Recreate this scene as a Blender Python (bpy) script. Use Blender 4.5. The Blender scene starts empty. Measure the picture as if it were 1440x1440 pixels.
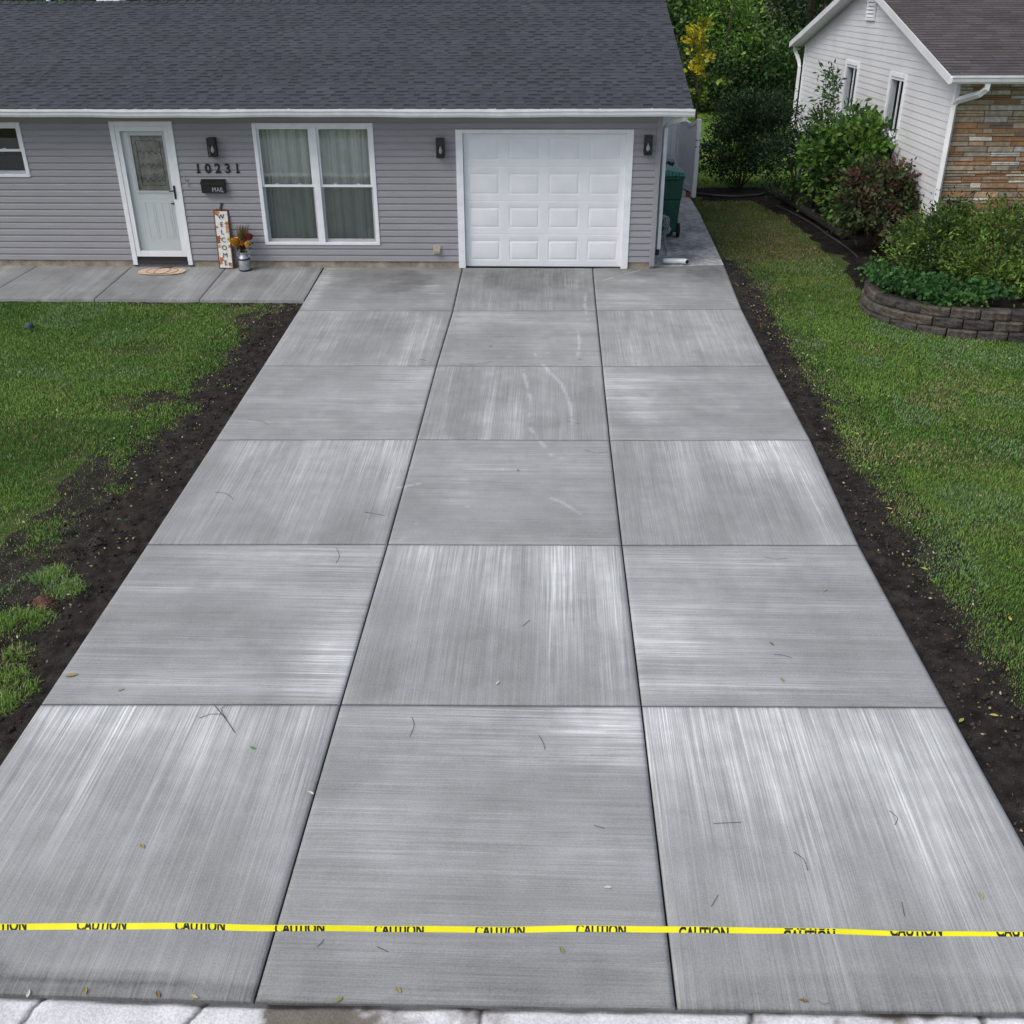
import bpy, bmesh, math, random
import numpy as np
from mathutils import Vector, Matrix
random.seed(7); rng = np.random.default_rng(11)
scene = bpy.context.scene; COL = scene.collection
R_ = math.radians

# ------------------------------------------------------------------ camera, world, sun, exposure
YH = 17.258            # front wall of the grey house
SL = 0.0461            # fall of the drive towards the street
CAMH = 4.2386
YAW, PITCH, ROLL = 0.0387155, 0.4810483, -0.0048622
FPX = 1400 / 1440
cy, sy, cp, sp = math.cos(YAW), math.sin(YAW), math.cos(PITCH), math.sin(PITCH)
fw = Vector((-sy * cp, cy * cp, -sp)); rt = Vector((cy, sy, 0)); up = rt.cross(fw)
ca = math.cos(ROLL) * rt + math.sin(ROLL) * up
cb = -math.sin(ROLL) * rt + math.cos(ROLL) * up
cam_d = bpy.data.cameras.new('camera'); cam = bpy.data.objects.new('camera', cam_d); COL.objects.link(cam)
cam.matrix_world = Matrix(((ca.x, cb.x, -fw.x, 0), (ca.y, cb.y, -fw.y, 0), (ca.z, cb.z, -fw.z, CAMH), (0, 0, 0, 1)))
cam_d.sensor_width = 36; cam_d.lens = 36 * FPX; cam_d.clip_end = 600; cam_d.clip_start = .05
scene.camera = cam
SUN_EL, SUN_AZ = 50, 236   # azimuth clockwise from +Y
w = bpy.data.worlds.new('World'); scene.world = w; w.use_nodes = True
nt = w.node_tree; bg = nt.nodes['Background']
sky = nt.nodes.new('ShaderNodeTexSky'); sky.sky_type = 'NISHITA'; sky.sun_disc = False
sky.sun_elevation = R_(SUN_EL); sky.sun_rotation = R_(SUN_AZ); sky.dust_density = 3; sky.air_density = 1
hs = nt.nodes.new('ShaderNodeHueSaturation'); hs.inputs['Saturation'].default_value = .72
nt.links.new(sky.outputs[0], hs.inputs['Color']); nt.links.new(hs.outputs[0], bg.inputs['Color'])
bg.inputs['Strength'].default_value = .13
sd = bpy.data.lights.new('sun', 'SUN'); sd.energy = 1.15; sd.angle = R_(35); sd.color = (1, .965, .93)
sun = bpy.data.objects.new('sun', sd); COL.objects.link(sun)
az, el = R_(SUN_AZ), R_(SUN_EL)
sdir = Vector((math.sin(az) * math.cos(el), math.cos(az) * math.cos(el), math.sin(el)))
sun.rotation_euler = sdir.to_track_quat('Z', 'Y').to_euler(); sun.location = (0, 0, 30)
vs = scene.view_settings; vs.view_transform = 'Standard'; vs.look = 'None'; vs.exposure = 0.35; vs.gamma = 1
scene.render.engine = 'CYCLES'; scene.cycles.max_bounces = 8; scene.cycles.transparent_max_bounces = 16

# ------------------------------------------------------------------ helpers
O = np.array([0, 0, CAMH]); CA, CB, CF = np.array(ca), np.array(cb), np.array(fw)
def ray(u, v): return CF + CA * (u - 720) / 1400 - CB * (v - 720) / 1400
def G(u, v, h=0):                       # point of the ground plane (h above the concrete top) seen at u, v of the photo
    d = ray(u, v); t = (-SL * YH + h - CAMH) / (d[2] - SL * d[1]); P = O + t * d
    if P[1] > YH: P = O + d * (h - CAMH) / d[2]
    return P
def PY(u, v, y): d = ray(u, v); return O + d * (y / d[1])
def PX(u, v, x): d = ray(u, v); return O + d * (x / d[0])
def zc(y): return SL * (min(y, YH) - YH)       # top of the concrete
def zcn(y): return SL * (np.minimum(y, YH) - YH)

def vnoise(x, y, seed=0):
    xi, yi = np.floor(x).astype(int), np.floor(y).astype(int); xf, yf = x - xi, y - yi
    def h(a, b):
        n = (a * 374761393 + b * 668265263 + seed * 982451653) & 0x7fffffff
        n = ((n ^ (n >> 13)) * 1274126177) & 0x7fffffff
        return ((n ^ (n >> 16)) & 0xffff) / 65535.0
    u, v = xf * xf * (3 - 2 * xf), yf * yf * (3 - 2 * yf)
    return (h(xi, yi) * (1 - u) + h(xi + 1, yi) * u) * (1 - v) + (h(xi, yi + 1) * (1 - u) + h(xi + 1, yi + 1) * u) * v
def fbm(x, y, sc=1, octv=4, seed=0):
    x, y = np.asarray(x, float) * sc, np.asarray(y, float) * sc; o = 0; a = .5; t = 0
    for k in range(octv):
        o = o + a * vnoise(x, y, seed + k * 17); t += a; a *= .5; x = x * 2.03 + 5.1; y = y * 2.03 + 1.7
    return o / t
def sstep(a, b, x): t = np.clip((x - a) / (b - a), 0, 1); return t * t * (3 - 2 * t)

def M(name, col=(.5, .5, .5), rough=.6, metal=0, attr=False, var=.12, vs_=4, bump=0, bs=60, spec=.4, var2=0, vs2=40, stretch=(1, 1, 1)):
    m = bpy.data.materials.new(name); m.use_nodes = True; n = m.node_tree; p = n.nodes['Principled BSDF']
    p.inputs['Roughness'].default_value = rough; p.inputs['Metallic'].default_value = metal
    p.inputs['Specular IOR Level'].default_value = spec
    tc = n.nodes.new('ShaderNodeTexCoord'); mp = n.nodes.new('ShaderNodeMapping'); mp.inputs['Scale'].default_value = stretch
    n.links.new(tc.outputs['Object'], mp.inputs['Vector'])
    if attr: a = n.nodes.new('ShaderNodeAttribute'); a.attribute_name = 'col'; src = a.outputs['Color']
    else:
        a = n.nodes.new('ShaderNodeRGB'); a.outputs[0].default_value = (*col, 1); src = a.outputs[0]
    def mul(src, sc, amt, det):
        no = n.nodes.new('ShaderNodeTexNoise'); no.inputs['Scale'].default_value = sc; no.inputs['Detail'].default_value = det
        n.links.new(mp.outputs[0], no.inputs['Vector'])
        mr = n.nodes.new('ShaderNodeMapRange'); mr.inputs[1].default_value = .3; mr.inputs[2].default_value = .7
        mr.inputs[3].default_value = 1 - amt; mr.inputs[4].default_value = 1 + amt; n.links.new(no.outputs['Fac'], mr.inputs[0])
        mx = n.nodes.new('ShaderNodeMix'); mx.data_type = 'RGBA'; mx.blend_type = 'MULTIPLY'; mx.inputs[0].default_value = 1
        n.links.new(src, mx.inputs[6]); n.links.new(mr.outputs[0], mx.inputs[7]); return mx.outputs[2]
    if var: src = mul(src, vs_, var, 4)
    if var2: src = mul(src, vs2, var2, 2)
    n.links.new(src, p.inputs['Base Color'])
    if bump:
        no = n.nodes.new('ShaderNodeTexNoise'); no.inputs['Scale'].default_value = bs; no.inputs['Detail'].default_value = 4
        n.links.new(mp.outputs[0], no.inputs['Vector'])
        b = n.nodes.new('ShaderNodeBump'); b.inputs['Strength'].default_value = bump; b.inputs['Distance'].default_value = .01
        n.links.new(no.outputs['Fac'], b.inputs['Height']); n.links.new(b.outputs[0], p.inputs['Normal'])
    return m

class MB:
    def __init__(s): s.v = []; s.f = []; s.c = []
    def add(s, v, f, c=(1, 1, 1)):
        o = len(s.v); s.v += [tuple(map(float, p)) for p in v]; s.f += [tuple(i + o for i in q) for q in f]; s.c += [c] * len(f); return s
    def box(s, x0, x1, y0, y1, z0, z1, c=(1, 1, 1)):
        return s.add([(x0, y0, z0), (x1, y0, z0), (x1, y1, z0), (x0, y1, z0), (x0, y0, z1), (x1, y0, z1), (x1, y1, z1), (x0, y1, z1)],
                     [(0, 3, 2, 1), (4, 5, 6, 7), (0, 1, 5, 4), (1, 2, 6, 5), (2, 3, 7, 6), (3, 0, 4, 7)], c)
    def hexa(s, p, c=(1, 1, 1)): return s.add(p, [(0, 3, 2, 1), (4, 5, 6, 7), (0, 1, 5, 4), (1, 2, 6, 5), (2, 3, 7, 6), (3, 0, 4, 7)], c)
    def prism(s, poly, y0, y1, ax='y', c=(1, 1, 1)):      # poly in the plane across axis ax
        n = len(poly)
        def P(a, b, t): return {'y': (a, t, b), 'x': (t, a, b), 'z': (a, b, t)}[ax]
        v = [P(a, b, y0) for a, b in poly] + [P(a, b, y1) for a, b in poly]
        return s.add(v, [tuple(range(n)), tuple(range(2 * n - 1, n - 1, -1))] + [(i, i + n, (i + 1) % n + n, (i + 1) % n) for i in range(n)], c)
    def tube(s, pts, r, n=8, c=(1, 1, 1), sq=None):
        pts = [Vector(p) for p in pts]; rs = r if isinstance(r, (list, tuple)) else [r] * len(pts); v = []; u = None
        for i, p in enumerate(pts):
            t = (pts[min(i + 1, len(pts) - 1)] - pts[max(i - 1, 0)]).normalized()
            if u is None:
                u = t.orthogonal().normalized() if sq is None else (Vector(sq) - t * Vector(sq).dot(t)).normalized()
            else: u = (u - t * u.dot(t)).normalized()
            w_ = t.cross(u)
            for k in range(n):
                a = 2 * math.pi * (k + .5) / n; v.append(p + (u * math.cos(a) + w_ * math.sin(a)) * rs[i])
        f = [(i * n + k, i * n + (k + 1) % n, (i + 1) * n + (k + 1) % n, (i + 1) * n + k) for i in range(len(pts) - 1) for k in range(n)]
        f += [tuple(range(n - 1, -1, -1)), tuple(range((len(pts) - 1) * n, len(pts) * n))]
        return s.add(v, f, c)
    def lathe(s, prof, cx=0, cy_=0, n=24, c=(1, 1, 1), axis='z', cz=0):
        v = []
        for r, z in prof:
            for k in range(n):
                a = 2 * math.pi * k / n
                v.append((cx + r * math.cos(a), cy_ + r * math.sin(a), cz + z) if axis == 'z' else (cx + z, cy_ + r * math.cos(a), cz + r * math.sin(a)))
        m = len(prof); f = [(i * n + k, i * n + (k + 1) % n, (i + 1) * n + (k + 1) % n, (i + 1) * n + k) for i in range(m - 1) for k in range(n)]
        f += [tuple(range(n - 1, -1, -1)), tuple(range((m - 1) * n, m * n))]
        return s.add(v, f, c)
    def build(s, name, mat, parent=None, bevel=0, smooth=False, solid=True, seg=2):
        off = Vector((0, 0, 0)); p = parent
        while p is not None: off += p.location; p = p.parent
        me = bpy.data.meshes.new(name); me.from_pydata([(a - off.x, b - off.y, c - off.z) for a, b, c in s.v], [], s.f)
        if solid:
            bm = bmesh.new(); bm.from_mesh(me); bmesh.ops.recalc_face_normals(bm, faces=bm.faces); bm.to_mesh(me); bm.free()
        at = me.attributes.new('col', 'FLOAT_COLOR', 'FACE'); at.data.foreach_set('color', np.array([(*c[:3], 1) for c in s.c], dtype=np.float32).ravel())
        if smooth: me.polygons.foreach_set('use_smooth', [True] * len(me.polygons))
        me.materials.append(mat); o = bpy.data.objects.new(name, me); COL.objects.link(o)
        if parent is not None: o.parent = parent
        if bevel:
            b = o.modifiers.new('bevel', 'BEVEL'); b.width = bevel; b.segments = seg; b.limit_method = 'ANGLE'; b.angle_limit = R_(40)
        return o

def tag(o, label=None, cat=None, group=None, kind=None):
    if label: o['label'] = label
    if cat: o['category'] = cat
    if group: o['group'] = group
    if kind: o['kind'] = kind
    return o
def thing(name, loc, label, cat, group=None):
    o = bpy.data.objects.new(name, None); o.location = loc; o.empty_display_size = .1; COL.objects.link(o); return tag(o, label, cat, group)
def rebase(o, loc):                      # put a one-mesh thing's origin at its base
    loc = Vector(loc); o.data.transform(Matrix.Translation(-loc)); o.location = loc; return o
def copy_tree(o, parent=None):
    c = o.copy(); COL.objects.link(c)
    if parent is not None: c.parent = parent
    for ch in list(o.children): copy_tree(ch, c)
    return c
def npmesh(name, v, idx, fs, mat, col=None, smooth=False):   # idx flat, fs = verts per face
    me = bpy.data.meshes.new(name); me.vertices.add(len(v)); me.vertices.foreach_set('co', np.asarray(v, np.float32).ravel())
    fs = np.asarray(fs); me.loops.add(len(idx)); me.loops.foreach_set('vertex_index', np.asarray(idx, np.int32))
    me.polygons.add(len(fs)); st = np.concatenate([[0], np.cumsum(fs)[:-1]])
    me.polygons.foreach_set('loop_start', st.astype(np.int32)); me.polygons.foreach_set('loop_total', fs.astype(np.int32))
    me.update(calc_edges=True)
    if col is not None:
        a = me.attributes.new('col', 'FLOAT_COLOR', 'POINT'); c4 = np.ones((len(v), 4), np.float32); c4[:, :3] = col; a.data.foreach_set('color', c4.ravel())
    if smooth: me.polygons.foreach_set('use_smooth', np.ones(len(fs), bool))
    me.materials.append(mat); o = bpy.data.objects.new(name, me); COL.objects.link(o); return o
def grid(name, X, Y, Z, mat, col=None, mask=None, smooth=True):
    ny, nx = X.shape; v = np.stack([X, Y, Z], -1).reshape(-1, 3)
    i = np.arange(ny * nx).reshape(ny, nx); q = np.stack([i[:-1, :-1], i[:-1, 1:], i[1:, 1:], i[1:, :-1]], -1).reshape(-1, 4)
    if mask is not None: q = q[mask.reshape(-1)[q].any(1)]
    return npmesh(name, v, q.ravel(), np.full(len(q), 4), mat, None if col is None else col.reshape(-1, 3), smooth)

def text_mb(body, h, c=(1, 1, 1), bold=0, depth=.004, sx=1, spacing=1):   # lettering as geometry: baseline-left at 0, in the xz plane, facing -y
    cu = bpy.data.curves.new('lettering', 'FONT'); cu.body = body; cu.size = h / .70; cu.offset = bold; cu.extrude = depth / 2; cu.resolution_u = 4; cu.space_character = spacing
    ob = bpy.data.objects.new('lettering', cu); COL.objects.link(ob); bpy.context.view_layer.update()
    me = bpy.data.meshes.new_from_object(ob.evaluated_get(bpy.context.evaluated_depsgraph_get()))
    mb = MB(); mb.add([(p.co.x * sx, -p.co.z, p.co.y) for p in me.vertices], [tuple(p.vertices) for p in me.polygons], c)
    bpy.data.objects.remove(ob); bpy.data.curves.remove(cu); bpy.data.meshes.remove(me); return mb
def ext(mb): a = np.array(mb.v); return a.min(0), a.max(0)
def xf(mb, fn): mb.v = [tuple(fn(*p)) for p in mb.v]; return mb

# ------------------------------------------------------------------ materials
m_white = M('white_paint', (.78, .80, .82), .38, var=.04, vs_=3, bump=.03, bs=30)
m_trim = M('white_vinyl', (.80, .82, .84), .42, var=.06, vs_=6)
m_gutter = M('white_aluminium', (.74, .76, .76), .35, var=.09, vs_=5, spec=.5)
m_siding = M('grey_vinyl_siding', (.290, .287, .306), .5, var=.05, vs_=2, var2=.04, vs2=50, stretch=(1, 1, 4), bump=.05, bs=120)
m_nsiding = M('cream_vinyl_siding', (.645, .648, .655), .5, var=.07, vs_=1.2, var2=.03, vs2=40)
m_found = M('bare_concrete', (.30, .26, .20), .9, var=.35, vs_=6, var2=.2, vs2=50, bump=.4)
m_shing = M('charcoal_shingle', attr=True, rough=.9, var=.10, vs_=.9, var2=.25, vs2=160, bump=.5, bs=250, spec=.2)
m_stone = M('ledge_stone', attr=True, rough=.8, var=.25, vs_=14, var2=.2, vs2=70, bump=.8, bs=40)
m_dark = M('black_metal', (.012, .012, .014), .4, var=.2, spec=.5)
m_black = M('black_plastic', (.014, .014, .016), .55, var=.3, vs_=10)
m_steel = M('galvanised_steel', (.42, .46, .50), .35, metal=.7, var=.2, vs_=14)
m_attr = M('painted_surface', attr=True, rough=.6, var=.12, vs_=20)
m_cloth = M('curtain_fabric', (.80, .82, .76), .9, var=.06)
m_room = M('room_plaster', (.25, .24, .22), .9)
m_green = M('green_plastic', (.010, .085, .060), .42, var=.18, vs_=5, bump=.05)
m_navy = M('navy_plastic', (.012, .018, .045), .45, var=.15)
m_greyp = M('grey_plastic', (.30, .32, .34), .5, var=.2)
m_rubber = M('rubber', (.015, .015, .015), .8)
m_block = M('weathered_block', attr=True, rough=.95, var=.4, vs_=9, var2=.3, vs2=60, bump=1, bs=70)
m_bark = M('bark', (.07, .055, .04), .9, var=.4, vs_=12, bump=.8, bs=30)
m_wood = M('weathered_timber', (.022, .02, .018), .85, var=.4, vs_=8, bump=.5)
m_brick = M('red_brick', (.20, .075, .05), .9, var=.3, vs_=20)
m_glow = M('bulb_glass', (.75, .74, .68), .2, var=0)

def glassmat(name, tint=(.8, .85, .84), base=.04, ior=1.5, rough=.0, boost=1.5):
    m = bpy.data.materials.new(name); m.use_nodes = True; n = m.node_tree; n.nodes.remove(n.nodes['Principled BSDF'])
    t = n.nodes.new('ShaderNodeBsdfTransparent'); t.inputs[0].default_value = (*tint, 1)
    g = n.nodes.new('ShaderNodeBsdfGlossy'); g.inputs['Roughness'].default_value = rough
    fr = n.nodes.new('ShaderNodeFresnel'); fr.inputs[0].default_value = ior
    ma = n.nodes.new('ShaderNodeMath'); ma.operation = 'MULTIPLY_ADD'; ma.inputs[1].default_value = boost; ma.inputs[2].default_value = base; ma.use_clamp = True
    mx = n.nodes.new('ShaderNodeMixShader'); n.links.new(fr.outputs[0], ma.inputs[0]); n.links.new(ma.outputs[0], mx.inputs[0])
    n.links.new(t.outputs[0], mx.inputs[1]); n.links.new(g.outputs[0], mx.inputs[2]); n.links.new(mx.outputs[0], n.nodes['Material Output'].inputs[0]); return m
m_glass = glassmat('window_glass', (.95, .97, .965), .0, boost=1.5); m_storm = glassmat('storm_glass', (.985, .99, .99), 0, boost=.6); m_nglass = glassmat('dull_glass', (.9, .92, .93), 0, boost=.12)
m_lampglass = glassmat('lamp_glass', (.9, .92, .93), .0, boost=.5)
def meshmat():
    m = bpy.data.materials.new('insect_mesh'); m.use_nodes = True; n = m.node_tree; p = n.nodes['Principled BSDF']
    p.inputs['Base Color'].default_value = (.05, .055, .06, 1); p.inputs['Roughness'].default_value = .8; p.inputs['Alpha'].default_value = .17; return m
m_screen = meshmat()

def leafmat(name, rough=.55, trans=.25):
    m = bpy.data.materials.new(name); m.use_nodes = True; n = m.node_tree; p = n.nodes['Principled BSDF']
    a = n.nodes.new('ShaderNodeAttribute'); a.attribute_name = 'col'; n.links.new(a.outputs['Color'], p.inputs['Base Color'])
    p.inputs['Roughness'].default_value = rough; p.inputs['Specular IOR Level'].default_value = .3
    tr = n.nodes.new('ShaderNodeBsdfTranslucent'); n.links.new(a.outputs['Color'], tr.inputs[0])
    mx = n.nodes.new('ShaderNodeMixShader'); mx.inputs[0].default_value = trans
    n.links.new(p.outputs[0], mx.inputs[1]); n.links.new(tr.outputs[0], mx.inputs[2]); n.links.new(mx.outputs[0], n.nodes['Material Output'].inputs[0]); return m
m_leaf = leafmat('leaf'); m_grass = leafmat('grass_blade', .6, .2)

def soilmat():
    return M('dark_topsoil', (.027, .0232, .0200), .95, var=.55, vs_=7, var2=.5, vs2=90, bump=1, bs=120, spec=.15)
m_soil = soilmat()
m_ground = M('thatch', (.055, .078, .026), .95, var=.4, vs_=1.3, var2=.4, vs2=60, bump=.6, bs=90, spec=.1)
m_mulch = M('wet_mulch', (.013, .011, .009), .95, var=.5, vs_=6, var2=.5, vs2=70, bump=1, bs=60, spec=.15)
m_path = M('stained_path', (.36, .35, .34), .85, var=.55, vs_=1.5, var2=.35, vs2=9, bump=.3, bs=80)
m_asph = M('street_asphalt', (.28, .28, .28), .9, var=.15, vs_=1, var2=.2, vs2=90, bump=.3)

def drivemat():
    m = bpy.data.materials.new('broomed_concrete'); m.use_nodes = True; n = m.node_tree; L = n.links; p = n.nodes['Principled BSDF']
    p.inputs['Roughness'].default_value = .82; p.inputs['Specular IOR Level'].default_value = .3
    at = n.nodes.new('ShaderNodeAttribute'); at.attribute_name = 'col'      # r whitening, g darkening, b chalk
    sep = n.nodes.new('ShaderNodeSeparateColor'); L.new(at.outputs['Color'], sep.inputs[0])
    uv = n.nodes.new('ShaderNodeUVMap'); uv.uv_map = 'broom'
    tc = n.nodes.new('ShaderNodeTexCoord')
    def noise(vec, scale, st, det=3):
        mp = n.nodes.new('ShaderNodeMapping'); mp.inputs['Scale'].default_value = st; L.new(vec, mp.inputs['Vector'])
        no = n.nodes.new('ShaderNodeTexNoise'); no.inputs['Scale'].default_value = scale; no.inputs['Detail'].default_value = det; L.new(mp.outputs[0], no.inputs['Vector']); return no.outputs['Fac']
    def rng_(x, a, b, c, d):
        r = n.nodes.new('ShaderNodeMapRange'); L.new(x, r.inputs[0])
        for k, v in enumerate((a, b, c, d)): r.inputs[k + 1].default_value = v
        return r.outputs[0]
    def math_(op, a, b):
        q = n.nodes.new('ShaderNodeMath'); q.operation = op
        for k, v in enumerate((a, b)):
            if isinstance(v, (int, float)): q.inputs[k].default_value = v
            else: L.new(v, q.inputs[k])
        return q.outputs[0]
    fine = noise(uv.outputs[0], 1, (62, .7, 1), 3); line = noise(uv.outputs[0], 1, (135, 1.3, 1), 2); med = noise(uv.outputs[0], 1, (19, .35, 1), 3); broad = noise(uv.outputs[0], 1, (4.5, .22, 1), 2)
    mott = noise(tc.outputs['Object'], 1.5, (1, 1, 1), 6); grain = noise(tc.outputs['Object'], 85, (1, 1, 1), 5); blot = noise(tc.outputs['Object'], 5.5, (1, 1, 1), 6)
    streak = math_('MULTIPLY', rng_(fine, .40, .62, -1, 1), .034)
    for q, am, lo_, hi_ in ((line, .065, .40, .60), (med, .022, .4, .6), (broad, .025, .33, .67), (mott, .10, .33, .67), (blot, .035, .36, .64), (grain, .085, .36, .64)): streak = math_('ADD', streak, math_('MULTIPLY', rng_(q, lo_, hi_, -1, 1), am))
    val = math_('ADD', streak, 1.0)
    cl = math_('MULTIPLY', math_('MULTIPLY', rng_(fine, .43, .58, .66, 1.3), rng_(line, .42, .58, .7, 1.25)), math_('MULTIPLY', rng_(med, .42, .58, .75, 1.15), rng_(blot, .36, .64, .82, 1.1)))
    wh = math_('MULTIPLY', sep.outputs[0], math_('MULTIPLY', cl, rng_(broad, .34, .66, .75, 1.15)))
    val = math_('ADD', val, math_('MULTIPLY', wh, .92))
    val = math_('SUBTRACT', val, math_('MULTIPLY', sep.outputs[1], .55))
    val = math_('ADD', val, math_('MULTIPLY', sep.outputs[2], .65))
    base = n.nodes.new('ShaderNodeRGB'); base.outputs[0].default_value = (.290, .296, .293, 1)
    mx = n.nodes.new('ShaderNodeMix'); mx.data_type = 'RGBA'; mx.blend_type = 'MULTIPLY'; mx.inputs[0].default_value = 1
    L.new(base.outputs[0], mx.inputs[6]); L.new(val, mx.inputs[7]); L.new(mx.outputs[2], p.inputs['Base Color'])
    b = n.nodes.new('ShaderNodeBump'); b.inputs['Strength'].default_value = .35; b.inputs['Distance'].default_value = .004
    L.new(math_('ADD', line, math_('MULTIPLY', grain, .8)), b.inputs['Height']); L.new(b.outputs[0], p.inputs['Normal'])
    return m
m_drive = drivemat()

def gutterpan():
    m = M('old_kerb_concrete', attr=True, rough=.9, var=.14, vs_=5, var2=.15, vs2=60, bump=.5, bs=70); return m
m_pan = gutterpan()

# ------------------------------------------------------------------ ground, street, paths
def gz(y):                               # earth level
    y = np.asarray(y, float); z = zcn(y) - .05
    return np.where(y < 3.66, np.where(y > -5, -.82, -.72), z)
gx = np.unique(np.concatenate([np.linspace(-250, -20, 8), np.linspace(-20, 20, 81), np.linspace(20, 250, 8)]))
gy = np.unique(np.concatenate([np.linspace(-200, -6, 6), [-5.01, -4.99, 3.65, 3.67], np.linspace(3.72, 30, 60), np.linspace(30, 60, 16), np.linspace(60, 300, 6)]))
X, Y = np.meshgrid(gx, gy); Zg = gz(Y) - .012
tag(grid('ground', X, Y, Zg, m_ground), kind='structure')
tag(MB().box(-60, 60, -5.5, 2.88, -1, -.665).build('street', m_asph), kind='structure')

# kerb / gutter pan along the street, old pale stained concrete with cracks
X, Y = np.meshgrid(np.arange(-9, 9, .02), np.arange(2.88, 3.68, .0155))
n1 = fbm(X, Y, 2.2, 5, 21); n2 = fbm(X, Y, 9, 3, 22)
ye = np.interp(X, [-3.8, -1.55, .74, 3.1], [3.53, 3.515, 3.555, 3.60])
dips = sum(np.exp(-((X - c_) / w_) ** 2) * a_ for c_, w_, a_ in ((-1.15, .35, .13), (-.35, .2, .07), (.55, .2, .04), (1.2, .12, .08)))
pale = sstep(.27, .40, -dips * sstep(-.3, -.05, Y - ye + .15 * (n2 - .5)) + n1 * .75 + n2 * .25 + .05 * np.sin(X * 2.1))
front = 3.50 - (X > -99) * 0
colp = np.stack([.17 + .52 * pale, .15 + .53 * pale, .125 + .56 * pale], -1)
moss = sstep(-.035, -.008, Y - ye + .03 * (fbm(X, Y, 6, 3, 5) - .5)); colp = colp * (1 - .82 * moss[..., None])
crack = np.zeros_like(X)
for cx0, sl in ((-2.78, .25), (-1.95, .55), (-.32, .05), (1.1, .12), (2.35, .1), (-4.4, 0), (4.2, 0)):
    d = np.abs(X - cx0 - sl * (Y - 3.3) - .05 * (fbm(Y, X * 0, 9, 3, int(cx0 * 10)) - .5)); crack = np.maximum(crack, 1 - sstep(.006, .022, d))
colp = colp * (1 - .8 * crack[..., None])
Zp = -.646 + (n2 - .5) * .008 - crack * .012 - .012 * sstep(-.04, 0, Y - ye)
tag(grid('kerb', X, Y, Zp, m_pan, colp), kind='structure')

# --- driveway slabs: corners measured on the ground plane
UV_ = [[(455, 377), (650, 378), (833.5, 377.5), (1018, 372)], [(420, 436), (637, 437), (839, 436.5), (1043, 434)],
       [(370, 514), (614, 514), (847, 514.5), (1084, 514)], [(303, 618), (586, 617.5), (857.5, 618.5), (1140, 618)],
       [(207, 765), (545, 765), (874.5, 766), (1208, 766)], [(57, 990), (479, 990), (902, 992), (1333, 994)]]
ND = [[G(*p)[:2] for p in r] for r in UV_]
ND[0][0][1] = ND[0][1][1] = ND[0][2][1] = YH - .012 + .04
ND.append([np.array((-3.825, 3.53)), np.array((-1.558, 3.515)), np.array((.739, 3.555)), np.array((3.10, 3.60))])
WH = {  # (col,row): list of (u, v, su, sv, amp); u left-right, v far-near (0 = far edge)
 (0, 5): [(.12, .06, .5, .12, .8), (.3, .2, .10, .4, .6), (.62, .1, .12, .35, .5), (.85, .15, .1, .3, .45), (.08, .35, .12, .3, .4)],
 (1, 5): [(.92, .08, .18, .14, .95), (.6, .03, .5, .06, .4), (.2, .45, .3, .12, .18), (.5, .2, .4, .08, .3)],
 (2, 5): [(.25, .12, .25, .30, .7), (.6, .1, .2, .4, .75), (.86, .2, .10, .5, .7), (.1, .1, .12, .3, .5), (.75, .55, .06, .4, .5), (.4, .5, .06, .4, .4)],
 (0, 4): [(.94, .75, .12, .28, .75), (.7, .10, .5, .12, .5), (.3, .3, .4, .05, .35), (.5, .9, .5, .06, .3), (.9, .35, .2, .1, .35)],
 (1, 4): [(.80, .15, .13, .40, .9), (.73, .3, .04, .5, .6), (.95, .4, .05, .5, .5), (.3, .1, .2, .25, .3), (.12, .05, .1, .2, .4), (.5, .2, .1, .3, .25)],
 (2, 4): [(.08, .62, .25, .22, .8), (.3, .10, .5, .08, .4), (.5, .45, .5, .04, .3), (.3, .9, .4, .06, .4)],
 (0, 3): [(.85, .10, .2, .3, .55), (.45, .15, .15, .5, .4), (.2, .1, .1, .4, .35), (.95, .5, .05, .5, .3)],
 (1, 3): [(.4, .35, .3, .15, .18), (.25, .55, .15, .1, .2)],
 (2, 3): [(.66, .10, .14, .3, .95), (.85, .15, .12, .4, .7), (.35, .1, .12, .3, .35), (.9, .5, .05, .5, .4)],
 (0, 2): [(.92, .2, .2, .25, .5), (.8, .6, .3, .1, .3), (.4, .5, .5, .04, .2), (.3, .8, .4, .06, .2)],
 (1, 2): [(.36, .7, .025, .5, .5), (.50, .75, .04, .4, .45), (.1, .3, .03, .7, .3), (.33, .2, .03, .5, .25)],
 (2, 2): [(.1, .35, .2, .25, .65), (.4, .2, .4, .08, .35), (.2, .7, .3, .08, .3)],
 (0, 1): [(.88, .6, .03, .6, .45), (.94, .4, .02, .6, .35), (.8, .7, .03, .4, .4), (.2, .3, .15, .6, .2)],
 (1, 1): [(.15, .15, .2, .25, .4), (.6, .75, .08, .2, .25), (.9, .3, .1, .2, .15)],
 (2, 1): [(.5, .5, .4, .5, .15), (.2, .8, .1, .3, .25), (.8, .3, .06, .5, .2)],
 (0, 0): [(.05, .5, .05, .9, .45), (.8, .5, .08, .1, .4)],
 (1, 0): [(.2, .8, .08, .15, .4), (.5, .9, .4, .1, .2), (.85, .4, .06, .12, .35)],
 (2, 0): [(.3, .35, .2, .08, .45), (.15, .8, .2, .2, .3), (.6, .7, .3, .2, .2)]}
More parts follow.
